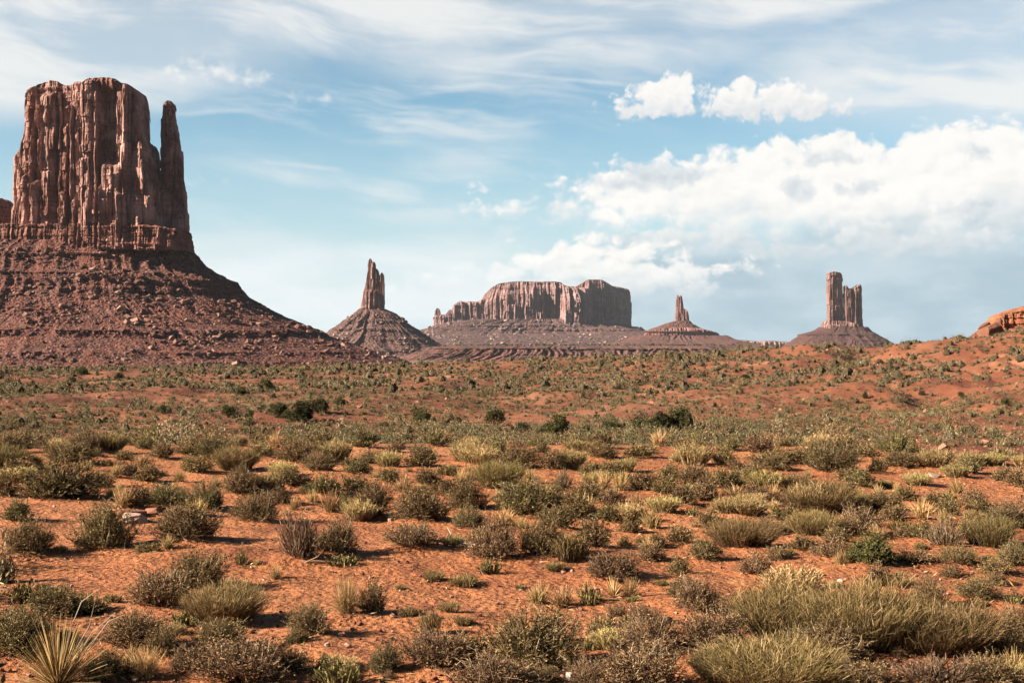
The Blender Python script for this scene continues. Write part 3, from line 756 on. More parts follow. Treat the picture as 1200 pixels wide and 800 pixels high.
# ------------------------------------------------------------------ the lone spire on its cone
def lone_spire():
    D = 3300.0; u = D / F
    org = (float(wx(436, D)), D, -46.0)
    root = thing('spire_butte', 'slender finger spire on a steep dark cone, between big butte and mesa', 'butte', org)
    wall = cliff_mat('spire_stone', u * 0.6, (0.116, 0.058, 0.044), (0.054, 0.026, 0.022), (0.124, 0.049, 0.030), (0.212, 0.125, 0.101))
    slope = slope_mat('spire_slope_shale', u * 0.55, (0.074, 0.037, 0.030), (0.042, 0.021, 0.018), (0.122, 0.076, 0.062), 0.8)
    kw = dict(origin=org, parent=root, NU=160, NV=200, jag=0.5, bevel=0.7, colw=3.0)
    tower('needle', D, [(302.5, 431.6, 435.6), (305, 430.8, 436), (310, 430.7, 437), (327, 429, 438), (340, 426, 440), (366, 424, 443)], [(430, 309), (432, 304.5), (433.5, 302.8), (435, 304), (437, 308)], [wall], depth=(5, 5), seed=3, npil=10, pil=(1, 2.2, .5, 1.6), amp=0.35, **kw)
    tower('needle', D, [(307, 435, 439.6), (312, 434, 440.6), (330, 433, 442), (366, 431, 445)], [(433, 311), (436, 307.4), (439, 307.8), (441, 311)], [wall], depth=(5.5, 5), seed=5, npil=10, pil=(1, 2.2, .5, 1.6), amp=0.35, **kw)
    tower('needle', D, [(315, 438, 443.5), (325, 437, 445), (366, 435, 447)], [(437, 319), (441, 315.4), (444, 318)], [wall], depth=(4.5, 5), seed=7, npil=10, pil=(1, 2.2, .5, 1.6), amp=0.35, **kw)
    tower('needle', D, [(320, 445.6, 449.6), (330, 445, 450), (350, 444.5, 450.4), (366, 442, 450)], [(444, 322), (447.5, 320.3), (450, 322)], [wall], depth=(4, 4.5), seed=9, npil=8, pil=(1, 2, .5, 1.2), amp=0.3, **kw)
    tower('spire_base', D, [(338, 426, 446), (345, 424.5, 448), (354, 423, 449.5), (369, 421.5, 451)], [(423, 352), (427, 342), (432, 339), (440, 341), (447, 346), (450, 352)], [wall], depth=(9, 9), seed=13, npil=16, pil=(1.2, 3, .6, 2.2), amp=0.5, strata=(10, 0), origin=org, parent=root, NU=220, NV=90, jag=1.0, colw=4)
    _o, P = talus('talus_cone', D, [(362, 421, 451), (367, 416, 462.5), (375, 404, 473), (384, 392, 485), (393, 378, 498), (401, 366, 511), (412, 352, 530), (423, 340, 547), (432, 330, 562)], [slope], org, (10, 75), (10, 75),
          n=2.0, NU=560, NV=210, seed=17, parent=root, gully=4.5, rough=0.75, ngul=13, ledges=[(376, 2.2, 3, 2), (386, 2.6, 3, 2.5), (397, 2.2, 3, 3), (410, 2.5, 3, 3), (417, 2, 3, 2)], terr=3.0)
    rng = np.random.default_rng(28)
    Q = rubble_on(P, 3200, rng, 0.08, 1.0, 14, u=u, seed=24)
    tag(stones('rubble', Q, np.clip(0.5 * u * (rng.pareto(1.9, len(Q)) + 0.8), 0, 3.5 * u), rng, [stone_mat('spire_rubble_stone', (0.05, 0.026, 0.02), (0.12, 0.07, 0.053), (0.24, 0.16, 0.125))], root, boxy=0.6, origin=org), kind='stuff')
lone_spire()

# ------------------------------------------------------------------ the broad mesa in the middle
def mesa():
    D = 6200.0; u = D / F
    org = (float(wx(630, D)), D, -60.0)
    root = thing('broad_mesa', 'broad flat-topped mesa with pinkish cliffs, middle of the skyline', 'mesa', org)
    wall = cliff_mat('mesa_stone', u * 0.5, (0.103, 0.057, 0.049), (0.051, 0.026, 0.024), (0.103, 0.043, 0.033), (0.200, 0.121, 0.109))
    slope = slope_mat('mesa_slope_shale', u * 0.42, (0.061, 0.029, 0.024), (0.037, 0.017, 0.016), (0.105, 0.063, 0.051), 0.8)
    kw = dict(origin=org, parent=root)
    tower('front_cliff', D, [(329, 566.5, 690), (345, 566, 691), (376, 565, 692), (384, 563, 694)],
          [(560, 352), (566, 345), (575, 337), (584, 331.8), (595, 330.4), (607, 329.6), (630, 330.2), (645, 330), (657, 331), (662, 335.5), (668, 336), (679, 336.4), (690, 338)], [wall], depth=(26, 40), n=3.6, NU=560, NV=150, seed=6,
          pillars=[(576, 7, 340, 3), (592, 8, 336, 5), (606, 9, 340, 4), (621, 6, 338, 6), (664, 4, 336, 8), (634, 5, 352, 2), (673, 4, 338, 5), (601, 5, 355, 6)], npil=9, pil=(2, 6, 1.5, 3.5), strata=(0, 8), jag=0.5, bevel=1.5, amp=0.85, colw=8, cap=(14, 11), skew=-0.22, recess=[(648, 11, 342, 384, 9), (585, 2, 345, 384, 5), (614, 1.6, 345, 384, 5), (632, 3, 350, 384, 4)], **kw)
    tower('rear_cliff', D + 330, [(327, 668, 740.5), (345, 667, 741), (392, 665, 742)],
          [(668, 340), (676, 335), (683, 331), (689, 328), (698, 327.6), (706, 328), (712, 331.5), (718, 335), (730, 336.3), (738, 338), (741, 341)], [wall], depth=(26, 40), n=3.0, NU=340, NV=150, seed=16, npil=20, pil=(2, 5, 1, 3), strata=(0, 7), jag=0.4, bevel=1.5, amp=0.6, colw=8, cap=(9, 8), skew=0.55, **kw)
    tower('lower_cliff', D + 60, [(352, 509, 576), (370, 508.5, 577), (388, 506, 580)],
          [(506, 374), (510, 369), (516, 368.8), (523, 369.5), (527, 367), (529, 368.5), (531.5, 358), (536, 355), (540, 353.4), (545, 354.6), (549, 354), (559, 354), (565, 351), (572, 348)], [wall], depth=(18, 30), n=3.0, NU=280, NV=110, seed=26, npil=24, pil=(1.5, 4, 1, 3), strata=(0, 4), jag=0.6, bevel=1.5, amp=0.6, colw=5, **kw)
    tower('edge_pinnacle', D + 30, [(361.5, 510.2, 515.5), (366, 509.6, 516.4), (386, 508, 519)], [(509, 363.5), (512, 361.6), (515, 362.4), (517, 366)], [wall], depth=(4, 4), NU=90, NV=60, seed=36, npil=5, pil=(1, 2, .4, 1), amp=0.3, jag=0.4, bevel=0.8, colw=3, **kw)
    tower('edge_pinnacle', D + 40, [(362.5, 524, 530), (368, 520, 531), (386, 514, 533)], [(519, 370), (524, 366.4), (528, 363), (530, 364), (532, 369)], [wall], depth=(4, 4), NU=90, NV=60, seed=38, npil=5, pil=(1, 2, .4, 1), amp=0.3, jag=0.4, bevel=0.8, colw=3, **kw)
    _o, P = talus('talus_slope', D, [(374, 556, 700), (379, 520, 726), (384, 505, 745), (388, 494, 754), (391, 486, 764), (396, 470, 800), (402, 440, 840), (408, 400, 880), (415, 360, 920)], [slope], org, (30, 38, 46, 54, 62, 130, 250, 380, 480), (50, 300), n=2.3, NU=700, NV=230,
          seed=19, parent=root, gully=9.0, rough=1.3, ngul=40, ledges=[(381, 3.5, 2, 1.6), (386, 4.5, 2.4, 1.6), (390.5, 5, 2.4, 2)], fexp=1.5, terr=2.4)
    rng = np.random.default_rng(18)
    Q = rubble_on(P, 5000, rng, 0.06, 0.72, 16, u=u, seed=14)
    tag(stones('rubble', Q, np.clip(0.55 * u * (rng.pareto(1.9, len(Q)) + 0.8), 0, 4 * u), rng, [stone_mat('mesa_rubble_stone', (0.05, 0.028, 0.024), (0.13, 0.085, 0.07), (0.26, 0.19, 0.155))], root, boxy=0.6, origin=org), kind='stuff')
mesa()

# ------------------------------------------------------------------ the little throne spire, and the twin castle towers
def throne():
    D = 5200.0; u = D / F
    org = (float(wx(798, D)), D, -60.0)
    root = thing('throne_butte', 'small thin spire on a low cone, right of the broad mesa', 'butte', org)
    wall = cliff_mat('throne_stone', u * 0.5, (0.105, 0.049, 0.039), (0.055, 0.026, 0.021), (0.113, 0.044, 0.028), (0.195, 0.108, 0.090))
    slope = slope_mat('throne_slope_shale', u * 0.42, (0.075, 0.031, 0.023), (0.046, 0.020, 0.016), (0.115, 0.062, 0.047), 0.6)
    kw = dict(origin=org, parent=root, bevel=0.6, colw=2.5)
    tower('needle', D, [(346, 793.2, 796), (350, 792.8, 797), (362, 792.2, 800), (382, 790.5, 804)], [(792, 349), (794.4, 346.2), (796, 347), (797.5, 351)], [wall], depth=(3.5, 4), NU=90, NV=110, seed=4, npil=8, pil=(.8, 1.8, .4, 1), amp=0.25, jag=0.4, **kw)
    tower('needle', D, [(346.5, 796.6, 799.4), (357, 796, 801.6), (382, 795, 806)], [(796, 349), (798, 346.3), (799.5, 348), (801.5, 357)], [wall], depth=(3.5, 4), NU=90, NV=110, seed=6, npil=8, pil=(.8, 1.8, .4, 1), amp=0.25, jag=0.4, **kw)
    tower('needle', D, [(363, 799, 806.4), (370, 796, 807.4), (382, 794, 808.6)], [(798, 366), (801, 362.6), (805.6, 363.6), (808, 369)], [wall], depth=(4.5, 5), NU=110, NV=70, seed=8, npil=8, pil=(.8, 2, .4, 1.2), amp=0.3, jag=0.4, **kw)
    tower('rock_bench', D, [(385, 757, 842), (391, 755, 845), (399, 748, 850)], [(754, 388.5), (766, 385.5), (800, 384), (820, 385.4), (834, 388), (844, 390.6), (850, 396)], [wall], depth=(22, 20), n=2.6, NU=320, NV=50, seed=14, npil=26, pil=(2, 5, .8, 2.4), amp=0.45, jag=0.5, strata=(14, 8), **kw)
    talus('talus_cone', D, [(376, 791, 808.5), (379, 780, 811), (381.5, 774, 815), (385, 764, 822), (388.6, 752, 834)], [slope], org, (6, 26), (6, 26), n=2.1, NU=260, NV=70, seed=27, parent=root, gully=1.2, rough=0.45, ngul=12, ledges=[(381, 1.2, 1.4, 1)], terr=2.2)
    talus('apron_slope', D, [(393, 745, 852), (398, 735, 862), (403, 710, 885), (409, 680, 915), (416, 650, 945)], [slope], org, (26, 240), (26, 200), n=2.3, NU=420, NV=90, seed=29, parent=root, gully=5, rough=0.7, ngul=36, ledges=[(399, 2, 2, 2), (404, 2, 2, 2)], fexp=1.4)
throne()
def castle():
    D = 4600.0; u = D / F
    org = (float(wx(985, D)), D, -60.0)
    root = thing('castle_butte', 'twin square towers on a dark cone, farthest right on the skyline', 'butte', org)
    wall = cliff_mat('castle_stone', u * 0.5, (0.098, 0.049, 0.040), (0.050, 0.024, 0.021), (0.109, 0.044, 0.028), (0.182, 0.106, 0.087))
    slope = slope_mat('castle_slope_shale', u * 0.45, (0.051, 0.023, 0.018), (0.031, 0.014, 0.012), (0.088, 0.047, 0.038), 0.6)
    kw = dict(origin=org, parent=root, n=3.2)
    tower('tower', D, [(318, 970.4, 986.6), (321, 969.3, 988), (327, 970, 987.2), (340, 969.6, 987.8), (384, 970, 989.6), (392, 967, 991)], [(968, 322), (971, 319.4), (976, 318), (982, 318.6), (986.5, 320), (989, 323)], [wall], depth=(9, 9), NU=240, NV=200, seed=4,
          npil=14, pil=(1.4, 3.5, .6, 1.8), strata=(0, 8), jag=0.4, bevel=0.8, amp=0.42, colw=5, skew=0.35, top_dome=0.2, **kw)
    tower('tower', D, [(334, 989.6, 1010.6), (340, 989.2, 1010.4), (360, 989.4, 1011.2), (376, 989.6, 1012), (392, 988, 1015)], [(988, 337), (990.5, 334.4), (992, 335.6), (994, 338.2), (999, 338), (1003, 336), (1006, 333.6), (1009, 333.4), (1010.5, 336), (1013, 342)], [wall], depth=(9, 9), NU=260, NV=190, seed=8,
          npil=14, pil=(1.4, 3.5, .6, 1.8), strata=(0, 4), jag=0.9, bevel=0.6, amp=0.42, colw=5, skew=0.35, top_dome=0.2, **kw)
    tower('tower_foot', D, [(377, 965, 1012), (383, 963.5, 1016), (396, 958, 1022)], [(962, 381), (966, 377), (975, 376), (990, 377), (1003, 379), (1011, 383), (1017, 388)], [wall], depth=(14, 13), NU=260, NV=60, seed=18, npil=26, pil=(1.5, 4, .6, 2.4), strata=(20, 0), jag=1.0, bevel=2, amp=0.5, colw=5, **kw)
    talus('talus_cone', D, [(383, 961, 1017), (388, 953, 1021), (392, 936.5, 1027), (394, 936, 1031), (401, 926, 1042), (406, 917, 1049), (412, 900, 1062), (420, 880, 1085)], [slope], org, (16, 90), (16, 80), n=2.1, NU=420, NV=120, seed=21, parent=root, gully=2.5, rough=0.6, ngul=16,
          ledges=[(392, 2, 2.4, 2), (398, 1.6, 2, 2), (402, 2, 2, 2)], terr=2.4)
castle()
def low_ridges():
    D = 7600.0; u = D / F
    org = (float(wx(890, D)), D, -60.0)
    dk = cliff_mat('far_ridge_stone', u * 0.4, (0.125, 0.069, 0.053), (0.069, 0.038, 0.031), (0.138, 0.062, 0.041), (0.235, 0.145, 0.113), 0.8)
    root = tower('low_mesa', D, [(399, 842, 938), (403, 835, 942), (416, 815, 960)], [(830, 402), (846, 399.3), (870, 399), (884, 400.6), (905, 400.2), (930, 401.4), (942, 405)], [dk], depth=(26, 26), n=3, NU=360, NV=50, seed=5, npil=40, pil=(2, 6, 1, 3), amp=0.5, jag=0.3, strata=(10, 5), colw=5)
    root.location = (0, 0, 0)
    tag(root, 'long low far mesa line between throne spire and castle towers', 'mesa')
    D = 3000.0; u = D / F
    org = (float(wx(680, D)), D, -45.0)
    rd = slope_mat('bench_shale', u * 0.5, (0.086, 0.037, 0.028), (0.045, 0.021, 0.018), (0.126, 0.078, 0.061), 0.4, 0.8)
    o, P = talus('low_escarpment', D, [(405.0, 520, 868), (406.0, 510, 880), (407.2, 500, 890), (409.5, 497, 894), (414, 487, 906), (419, 470, 925), (424, 450, 945)], [rd], (0, 0, 0), (140, 175), (120, 150), n=2.6, NU=760, NV=90, seed=33, gully=8, rough=0.55, ngul=70, ledges=[(407.5, 3, 1.4, 1.2), (413, 2, 1.4, 1.4)], terr=2.0, keep_side=0.2)
    tag(o, 'low banded red escarpment running below the broad mesa', 'ridge')
low_ridges()

# ------------------------------------------------------------------ plant materials: every leaf and twig takes its own shade
def leaf_mat(name, stops, trans=0.15, vary=0.25):
    m, k, b = mat(name)
    g = k.new('ShaderNodeNewGeometry')
    oi = k.new('ShaderNodeObjectInfo')
    col = k.ramp(g.outputs['Random Per Island'], stops)
    hs = k.new('ShaderNodeHueSaturation')
    k.put(hs.inputs['Value'], k.smooth(oi.outputs['Random'], 0, 1, 1 - vary, 1 + vary, 'LINEAR'))
    k.put(hs.inputs['Hue'], k.smooth(k.m('FRACT', k.m('MULTIPLY', oi.outputs['Random'], 7.31)), 0, 1, 0.487, 0.513, 'LINEAR'))
    hs.inputs['Saturation'].default_value = 1.0
    k.put(hs.inputs['Color'], col)
    k.put(b.inputs['Base Color'], hs.outputs[0])
    b.inputs['Specular IOR Level'].default_value = 0.08
    if trans:
        tr = k.new('ShaderNodeBsdfTranslucent'); k.put(tr.inputs[0], hs.outputs[0])
        mx = k.new('ShaderNodeMixShader'); mx.inputs[0].default_value = trans
        k.t.links.new(b.outputs[0], mx.inputs[1]); k.t.links.new(tr.outputs[0], mx.inputs[2])
        out = [n for n in k.n if n.type == 'OUTPUT_MATERIAL'][0]
        k.t.links.new(mx.outputs[0], out.inputs[0])
    return m
M_SAGE = leaf_mat('sage_leaf', [(0.0, (0.044, 0.029, 0.010)), (0.4, (0.094, 0.063, 0.022)), (0.7, (0.153, 0.101, 0.040)), (0.9, (0.237, 0.158, 0.069)), (1.0, (0.348, 0.242, 0.118))])
M_BROWN = leaf_mat('brush_twig_leaf', [(0.0, (0.048, 0.026, 0.010)), (0.45, (0.114, 0.065, 0.029)), (0.82, (0.209, 0.127, 0.061)), (1.0, (0.320, 0.213, 0.114))])
M_OLIVE = leaf_mat('olive_leaf', [(0.0, (0.037, 0.031, 0.009)), (0.5, (0.091, 0.074, 0.023)), (0.85, (0.158, 0.125, 0.046)), (1.0, (0.253, 0.197, 0.092))])
M_TWIG = leaf_mat('grey_twig', [(0.0, (0.041, 0.024, 0.012)), (0.6, (0.107, 0.068, 0.038)), (1.0, (0.227, 0.167, 0.107))], 0)
M_EPH = leaf_mat('ephedra_stem', [(0.0, (0.053, 0.036, 0.012)), (0.45, (0.113, 0.078, 0.027)), (0.8, (0.189, 0.129, 0.053)), (1.0, (0.305, 0.206, 0.111))])
M_STRAW = leaf_mat('straw_blade', [(0.0, (0.134, 0.072, 0.026)), (0.5, (0.262, 0.160, 0.063)), (1.0, (0.444, 0.307, 0.148))], 0.25)
M_PALE = leaf_mat('pale_plume', [(0.0, (0.119, 0.085, 0.030)), (0.5, (0.246, 0.174, 0.068)), (1.0, (0.412, 0.303, 0.143))], 0.2)
M_YUCCA = leaf_mat('yucca_blade', [(0.0, (0.080, 0.061, 0.017)), (0.5, (0.161, 0.116, 0.039)), (1.0, (0.281, 0.194, 0.089))], 0.1)
M_GREEN = leaf_mat('bright_leaf', [(0.0, (0.040, 0.045, 0.011)), (0.5, (0.093, 0.093, 0.026)), (1.0, (0.180, 0.155, 0.058))])
M_JUN = leaf_mat('juniper_leaf', [(0.0, (0.019, 0.021, 0.007)), (0.6, (0.046, 0.044, 0.015)), (1.0, (0.096, 0.085, 0.035))])
M_DEAD = leaf_mat('dead_wood', [(0.0, (0.172, 0.133, 0.095)), (1.0, (0.258, 0.211, 0.155))], 0)
M_BARK = leaf_mat('juniper_bark', [(0.0, (0.043, 0.030, 0.021)), (1.0, (0.099, 0.071, 0.052))], 0)

M_FAR = leaf_mat('far_brush_leaf', [(0.0, (0.032, 0.026, 0.012)), (0.5, (0.078, 0.066, 0.030)), (0.85, (0.130, 0.108, 0.054)), (1.0, (0.21, 0.18, 0.10))])
M_FARPALE = leaf_mat('far_straw_leaf', [(0.0, (0.10, 0.078, 0.036)), (1.0, (0.27, 0.22, 0.125))])
M_SHADE_CORE = leaf_mat('brush_shade_core', [(0.0, (0.022, 0.017, 0.009)), (1.0, (0.058, 0.044, 0.024))], 0)  # dark colour that stands in for the shade inside a shrub

# ------------------------------------------------------------------ plant meshes
class Soup:
    """collects ribbons and leaf blades; build() gives one mesh"""
    def __init__(s): s.v = []; s.q = []; s.mi = []; s.n = 0
    def add(s, V, Q, mi):
        s.v.append(V.reshape(-1, 3)); s.q.append(Q.reshape(-1, 4) + s.n); s.mi.append(np.full(Q.reshape(-1, 4).shape[0], mi)); s.n += V.reshape(-1, 3).shape[0]
    def ribbons(s, p0, p1, p2, w0, w1, seg, rng, mi=0):
        N = len(p0)
        t = np.linspace(0, 1, seg + 1)[None, :, None]
        C = (1 - t) ** 2 * p0[:, None] + 2 * t * (1 - t) * p1[:, None] + t * t * p2[:, None]
        T = np.gradient(C, axis=1)
        r = rng.normal(size=(N, 1, 3))
        S = np.cross(T, r); S /= np.linalg.norm(S, axis=2, keepdims=True) + 1e-9
        w = (np.asarray(w0).reshape(-1, 1, 1) * (1 - t) + np.asarray(w1).reshape(-1, 1, 1) * t) * 0.5
        V = np.stack([C - S * w, C + S * w], 2)            # N, seg+1, 2, 3
        b = (np.arange(N) * (seg + 1) * 2)[:, None]; k = np.arange(seg)[None] * 2
        Q = np.stack([b + k, b + k + 1, b + k + 3, b + k + 2], -1)
        s.add(V, Q, mi)
        return C
    def leaves(s, P, d, L, W, rng, mi=0):
        N = len(P)
        d = d / (np.linalg.norm(d, axis=1, keepdims=True) + 1e-9)
        S = np.cross(d, rng.normal(size=(N, 3))); S /= np.linalg.norm(S, axis=1, keepdims=True) + 1e-9
        L = np.asarray(L).reshape(-1, 1) * np.ones((N, 1)); W = np.asarray(W).reshape(-1, 1) * np.ones((N, 1))
        V = np.stack([P, P + d * L * 0.45 + S * W * 0.5, P + d * L, P + d * L * 0.45 - S * W * 0.5], 1)
        Q = (np.arange(N) * 4)[:, None] + np.arange(4)[None]
        s.add(V, Q, mi)
    def build(s, name, mats):
        return mesh_from(name, np.concatenate(s.v), np.concatenate(s.q), mats=mats, mat_q=np.concatenate(s.mi))

def unit_dirs(N, rng, up=0.0, low=0.05):
    ph = rng.uniform(0, 2 * np.pi, N); z = rng.uniform(low, 1, N) ** (1 / (1 + up))
    r = np.sqrt(1 - z * z)
    return np.stack([r * np.cos(ph), r * np.sin(ph), z], 1)
def lumps(d, seed, amt=0.48, f=1.7):
    return 1 + amt * fbm(d[:, 0] * f + seed * 3.7, d[:, 1] * f, d[:, 2] * f, oct=2, seed=seed) + 0.10 * fbm(d[:, 0] * 6, d[:, 1] * 6, d[:, 2] * 6 + seed, oct=2, seed=seed + 1)

def sage(seed, mats, stems=230, tw=7, lf=5, L=0.045, W=0.013, upright=0.35, spread=1.0, twig_w=0.009, bare=0.0):
    """twiggy mound, one unit wide and one unit high; returns (foliage mesh, stem mesh)"""
    rng = np.random.default_rng(seed)
    fo, stm = Soup(), Soup()
    d = unit_dirs(stems, rng, 0.35)
    Rr = lumps(d, seed) * rng.uniform(0.62, 1.0, stems)
    tip = d * Rr[:, None] * np.array([0.5, 0.5, 1.0]) * np.array([spread, spread, 0.97])
    base = np.stack([rng.normal(0, 0.055, stems), rng.normal(0, 0.055, stems), np.full(stems, -0.06)], 1) + d * np.array([0.08, 0.08, 0])
    ctrl = base * 0.45 + tip * 0.55 + np.stack([rng.normal(0, 0.05, stems), rng.normal(0, 0.05, stems), -0.10 + rng.normal(0, 0.06, stems)], 1) + d * np.array([0.06, 0.06, 0])
    stm.ribbons(base, ctrl, tip, twig_w * 1.9, twig_w * 0.6, 5, rng, 0)
    nd = 16                                                # dead sticks that poke out
    dk = unit_dirs(nd, rng, 0.2, 0.02)
    e = dk * np.array([0.56, 0.56, 0.95]) * rng.uniform(0.85, 1.25, (nd, 1))
    stm.ribbons(dk * 0.05, dk * np.array([0.25, 0.25, 0.42]) + rng.normal(0, 0.06, (nd, 3)), e, twig_w * 1.8, twig_w * 0.5, 5, rng, 0)
    t = rng.uniform(0.42, 1.0, (stems, tw))[:, :, None]
    Pp = ((1 - t) ** 2 * base[:, None] + 2 * t * (1 - t) * ctrl[:, None] + t * t * tip[:, None]).reshape(-1, 3)
    dd = np.repeat(d, tw, 0)
    td = dd * 0.7 + np.array([0, 0, upright]) + rng.normal(0, 0.55, Pp.shape)
    td /= np.linalg.norm(td, axis=1, keepdims=True)
    ln = rng.uniform(0.09, 0.19, len(Pp))[:, None]
    tp = Pp + td * ln * np.array([0.8, 0.8, 1.2])
    tp[:, 2] = np.maximum(tp[:, 2], 0.01)
    stm.ribbons(Pp, (Pp + tp) / 2 + rng.normal(0, 0.012, Pp.shape), tp, twig_w * 0.7, twig_w * 0.35, 2, rng, 0)
    keep = rng.random(len(Pp)) > bare
    Pk, tk, dk = Pp[keep], tp[keep], td[keep]
    tt = rng.uniform(0.15, 1.0, (len(Pk), lf))[:, :, None]
    lp = (Pk[:, None] * (1 - tt) + tk[:, None] * tt).reshape(-1, 3)
    ld = np.repeat(dk, lf, 0) * 0.8 + rng.normal(0, 0.55, lp.shape) + np.array([0, 0, 0.35])
    fo.leaves(lp, ld, L * rng.uniform(0.6, 1.4, len(lp)), W * rng.uniform(0.7, 1.3, len(lp)), rng, 0)
    return fo.build('sage_foliage', [mats[0]]), stm.build('sage_stems', [mats[1]])

def ephedra(seed, mats, N=900, L=0.5, w=0.010, side=2, plume=0.0, droop=0.0):
    """a stand of thin upright broom stems"""
    rng = np.random.default_rng(seed)
    fo, stm = Soup(), Soup()
    ph = rng.uniform(0, 2 * np.pi, N); r = np.sqrt(rng.random(N)) * 0.36
    r = r * (1 + 0.3 * fbm(np.cos(ph) * 1.6 + seed, np.sin(ph) * 1.6, oct=2, seed=seed))
    base = np.stack([r * np.cos(ph), r * np.sin(ph), np.full(N, -0.05)], 1)
    hgt = (0.98 - 1.5 * r ** 1.6) * rng.uniform(0.6, 1.0, N) * (1 + 0.34 * fbm(base[:, 0] * 8 + seed, base[:, 1] * 8, oct=2, seed=seed + 4))
    lean = r * 0.55 + 0.02
    tip = np.stack([base[:, 0] + np.cos(ph) * lean + rng.normal(0, 0.07, N), base[:, 1] + np.sin(ph) * lean + rng.normal(0, 0.055, N), np.maximum(hgt, 0.12)], 1)
    ctrl = (base + tip) / 2 + np.stack([np.cos(ph) * lean * 0.15, np.sin(ph) * lean * 0.15, 0.06 + droop * np.ones(N)], 1) + rng.normal(0, 0.025, (N, 3))
    old = rng.random(N) < 0.32
    fo.ribbons(base[~old], ctrl[~old], tip[~old], w * 1.2, w * 0.6, 3, rng, 0)
    tq = tip.copy(); tq[:, 2] *= 0.7
    stm.ribbons(base[old], ctrl[old], tq[old], w * 1.2, w * 0.6, 3, rng, 0)
    for _ in range(side):
        t = rng.uniform(0.35, 0.95, N)[:, None]
        P = (1 - t) ** 2 * base + 2 * t * (1 - t) * ctrl + t * t * tip
        dv = (tip - base); dv /= np.linalg.norm(dv, axis=1, keepdims=True)
        td = dv + rng.normal(0, 0.35, P.shape); td /= np.linalg.norm(td, axis=1, keepdims=True)
        T = P + td * rng.uniform(0.10, 0.24, (N, 1))
        fo.ribbons(P, (P + T) / 2, T, w * 0.9, w * 0.5, 2, rng, 0)
    if plume:
        fo.leaves(tip, (tip - ctrl) + rng.normal(0, 0.05, tip.shape), plume * rng.uniform(0.6, 1.3, N), plume * 0.35, rng, 1)
        fo.leaves(tip - (tip - ctrl) * 0.2, (tip - ctrl) + rng.normal(0, 0.09, tip.shape), plume * rng.uniform(0.6, 1.3, N), plume * 0.3, rng, 1)
    return fo.build('broom_foliage', [mats[0], mats[-1]]), stm.build('broom_stems', [mats[1]])

def tuft(seed, mats, N=380, w=0.012, arch=0.5):
    rng = np.random.default_rng(seed)
    fo = Soup()
    d = unit_dirs(N, rng, 0.9, 0.02)
    ln = rng.uniform(0.6, 1.0, N)[:, None] * lumps(d, seed, 0.2)[:, None]
    base = np.stack([rng.normal(0, 0.07, N), rng.normal(0, 0.07, N), np.full(N, -0.04)], 1)
    hz = d * np.array([1, 1, 0]); 
    ctrl = base + np.array([0, 0, 0.55]) * ln * (0.4 + 0.6 * d[:, 2:3]) + hz * 0.22 * ln
    tip = base + hz * 0.52 * ln + np.array([0, 0, 1]) * ln * (d[:, 2:3] * 0.95 - arch * 0.25 * (1 - d[:, 2:3]) + 0.10)
    tip[:, 2] = np.maximum(tip[:, 2], 0.02)
    fo.ribbons(base, ctrl + rng.normal(0, 0.03, ctrl.shape), tip, w * 1.2, w * 0.35, 4, rng, 0)
    return fo.build('grass_blades', mats)

def yucca(seed, N=190, dead=0.25, w=0.026):
    rng = np.random.default_rng(seed)
    fo = Soup()
    d = unit_dirs(N, rng, 0.55, 0.0)
    ln = rng.uniform(0.7, 1.0, N)[:, None]
    base = d * np.array([0.03, 0.03, 0.05])
    tip = base + d * np.array([0.5, 0.5, 0.95]) * ln + np.stack([np.zeros(N), np.zeros(N), -0.12 * (1 - d[:, 2])], 1)
    tip[:, 2] = np.maximum(tip[:, 2], 0.03)
    ctrl = (base + tip) / 2 + np.array([0, 0, 0.05]) + rng.normal(0, 0.012, (N, 3))
    mi = rng.random(N) < dead
    for sel, k in ((~mi, 0), (mi, 1)):
        if sel.any():
            fo.ribbons(base[sel], ctrl[sel], tip[sel], w, w * 0.16, 4, rng, k)
    return fo.build('yucca_rosette', [M_YUCCA, M_STRAW])

def herb(seed, mats, N=90):
    return ephedra(seed, mats, N=N, w=0.05, side=3)

def tubes(name, paths, m, n=6):
    """tapered bent sticks: each path a list of (x, y, z, radius)"""
    V, Q, base = [], [], 0
    for path in paths:
        p = np.array(path, float)
        T = np.gradient(p[:, :3], axis=0); T /= np.linalg.norm(T, axis=1, keepdims=True) + 1e-9
        a = np.cross(T, np.array([0.31, 0.17, 0.93])); a /= np.linalg.norm(a, axis=1, keepdims=True) + 1e-9
        b = np.cross(T, a)
        th = np.linspace(0, 2 * np.pi, n, endpoint=False)
        ring = p[:, None, :3] + p[:, None, 3:4] * (np.cos(th)[None, :, None] * a[:, None] + np.sin(th)[None, :, None] * b[:, None])
        V.append(ring.reshape(-1, 3)); Q.append(grid_quads(len(p), n) + base); base += len(p) * n
    return mesh_from(name, np.concatenate(V), np.concatenate(Q), mats=[m], smooth=True)

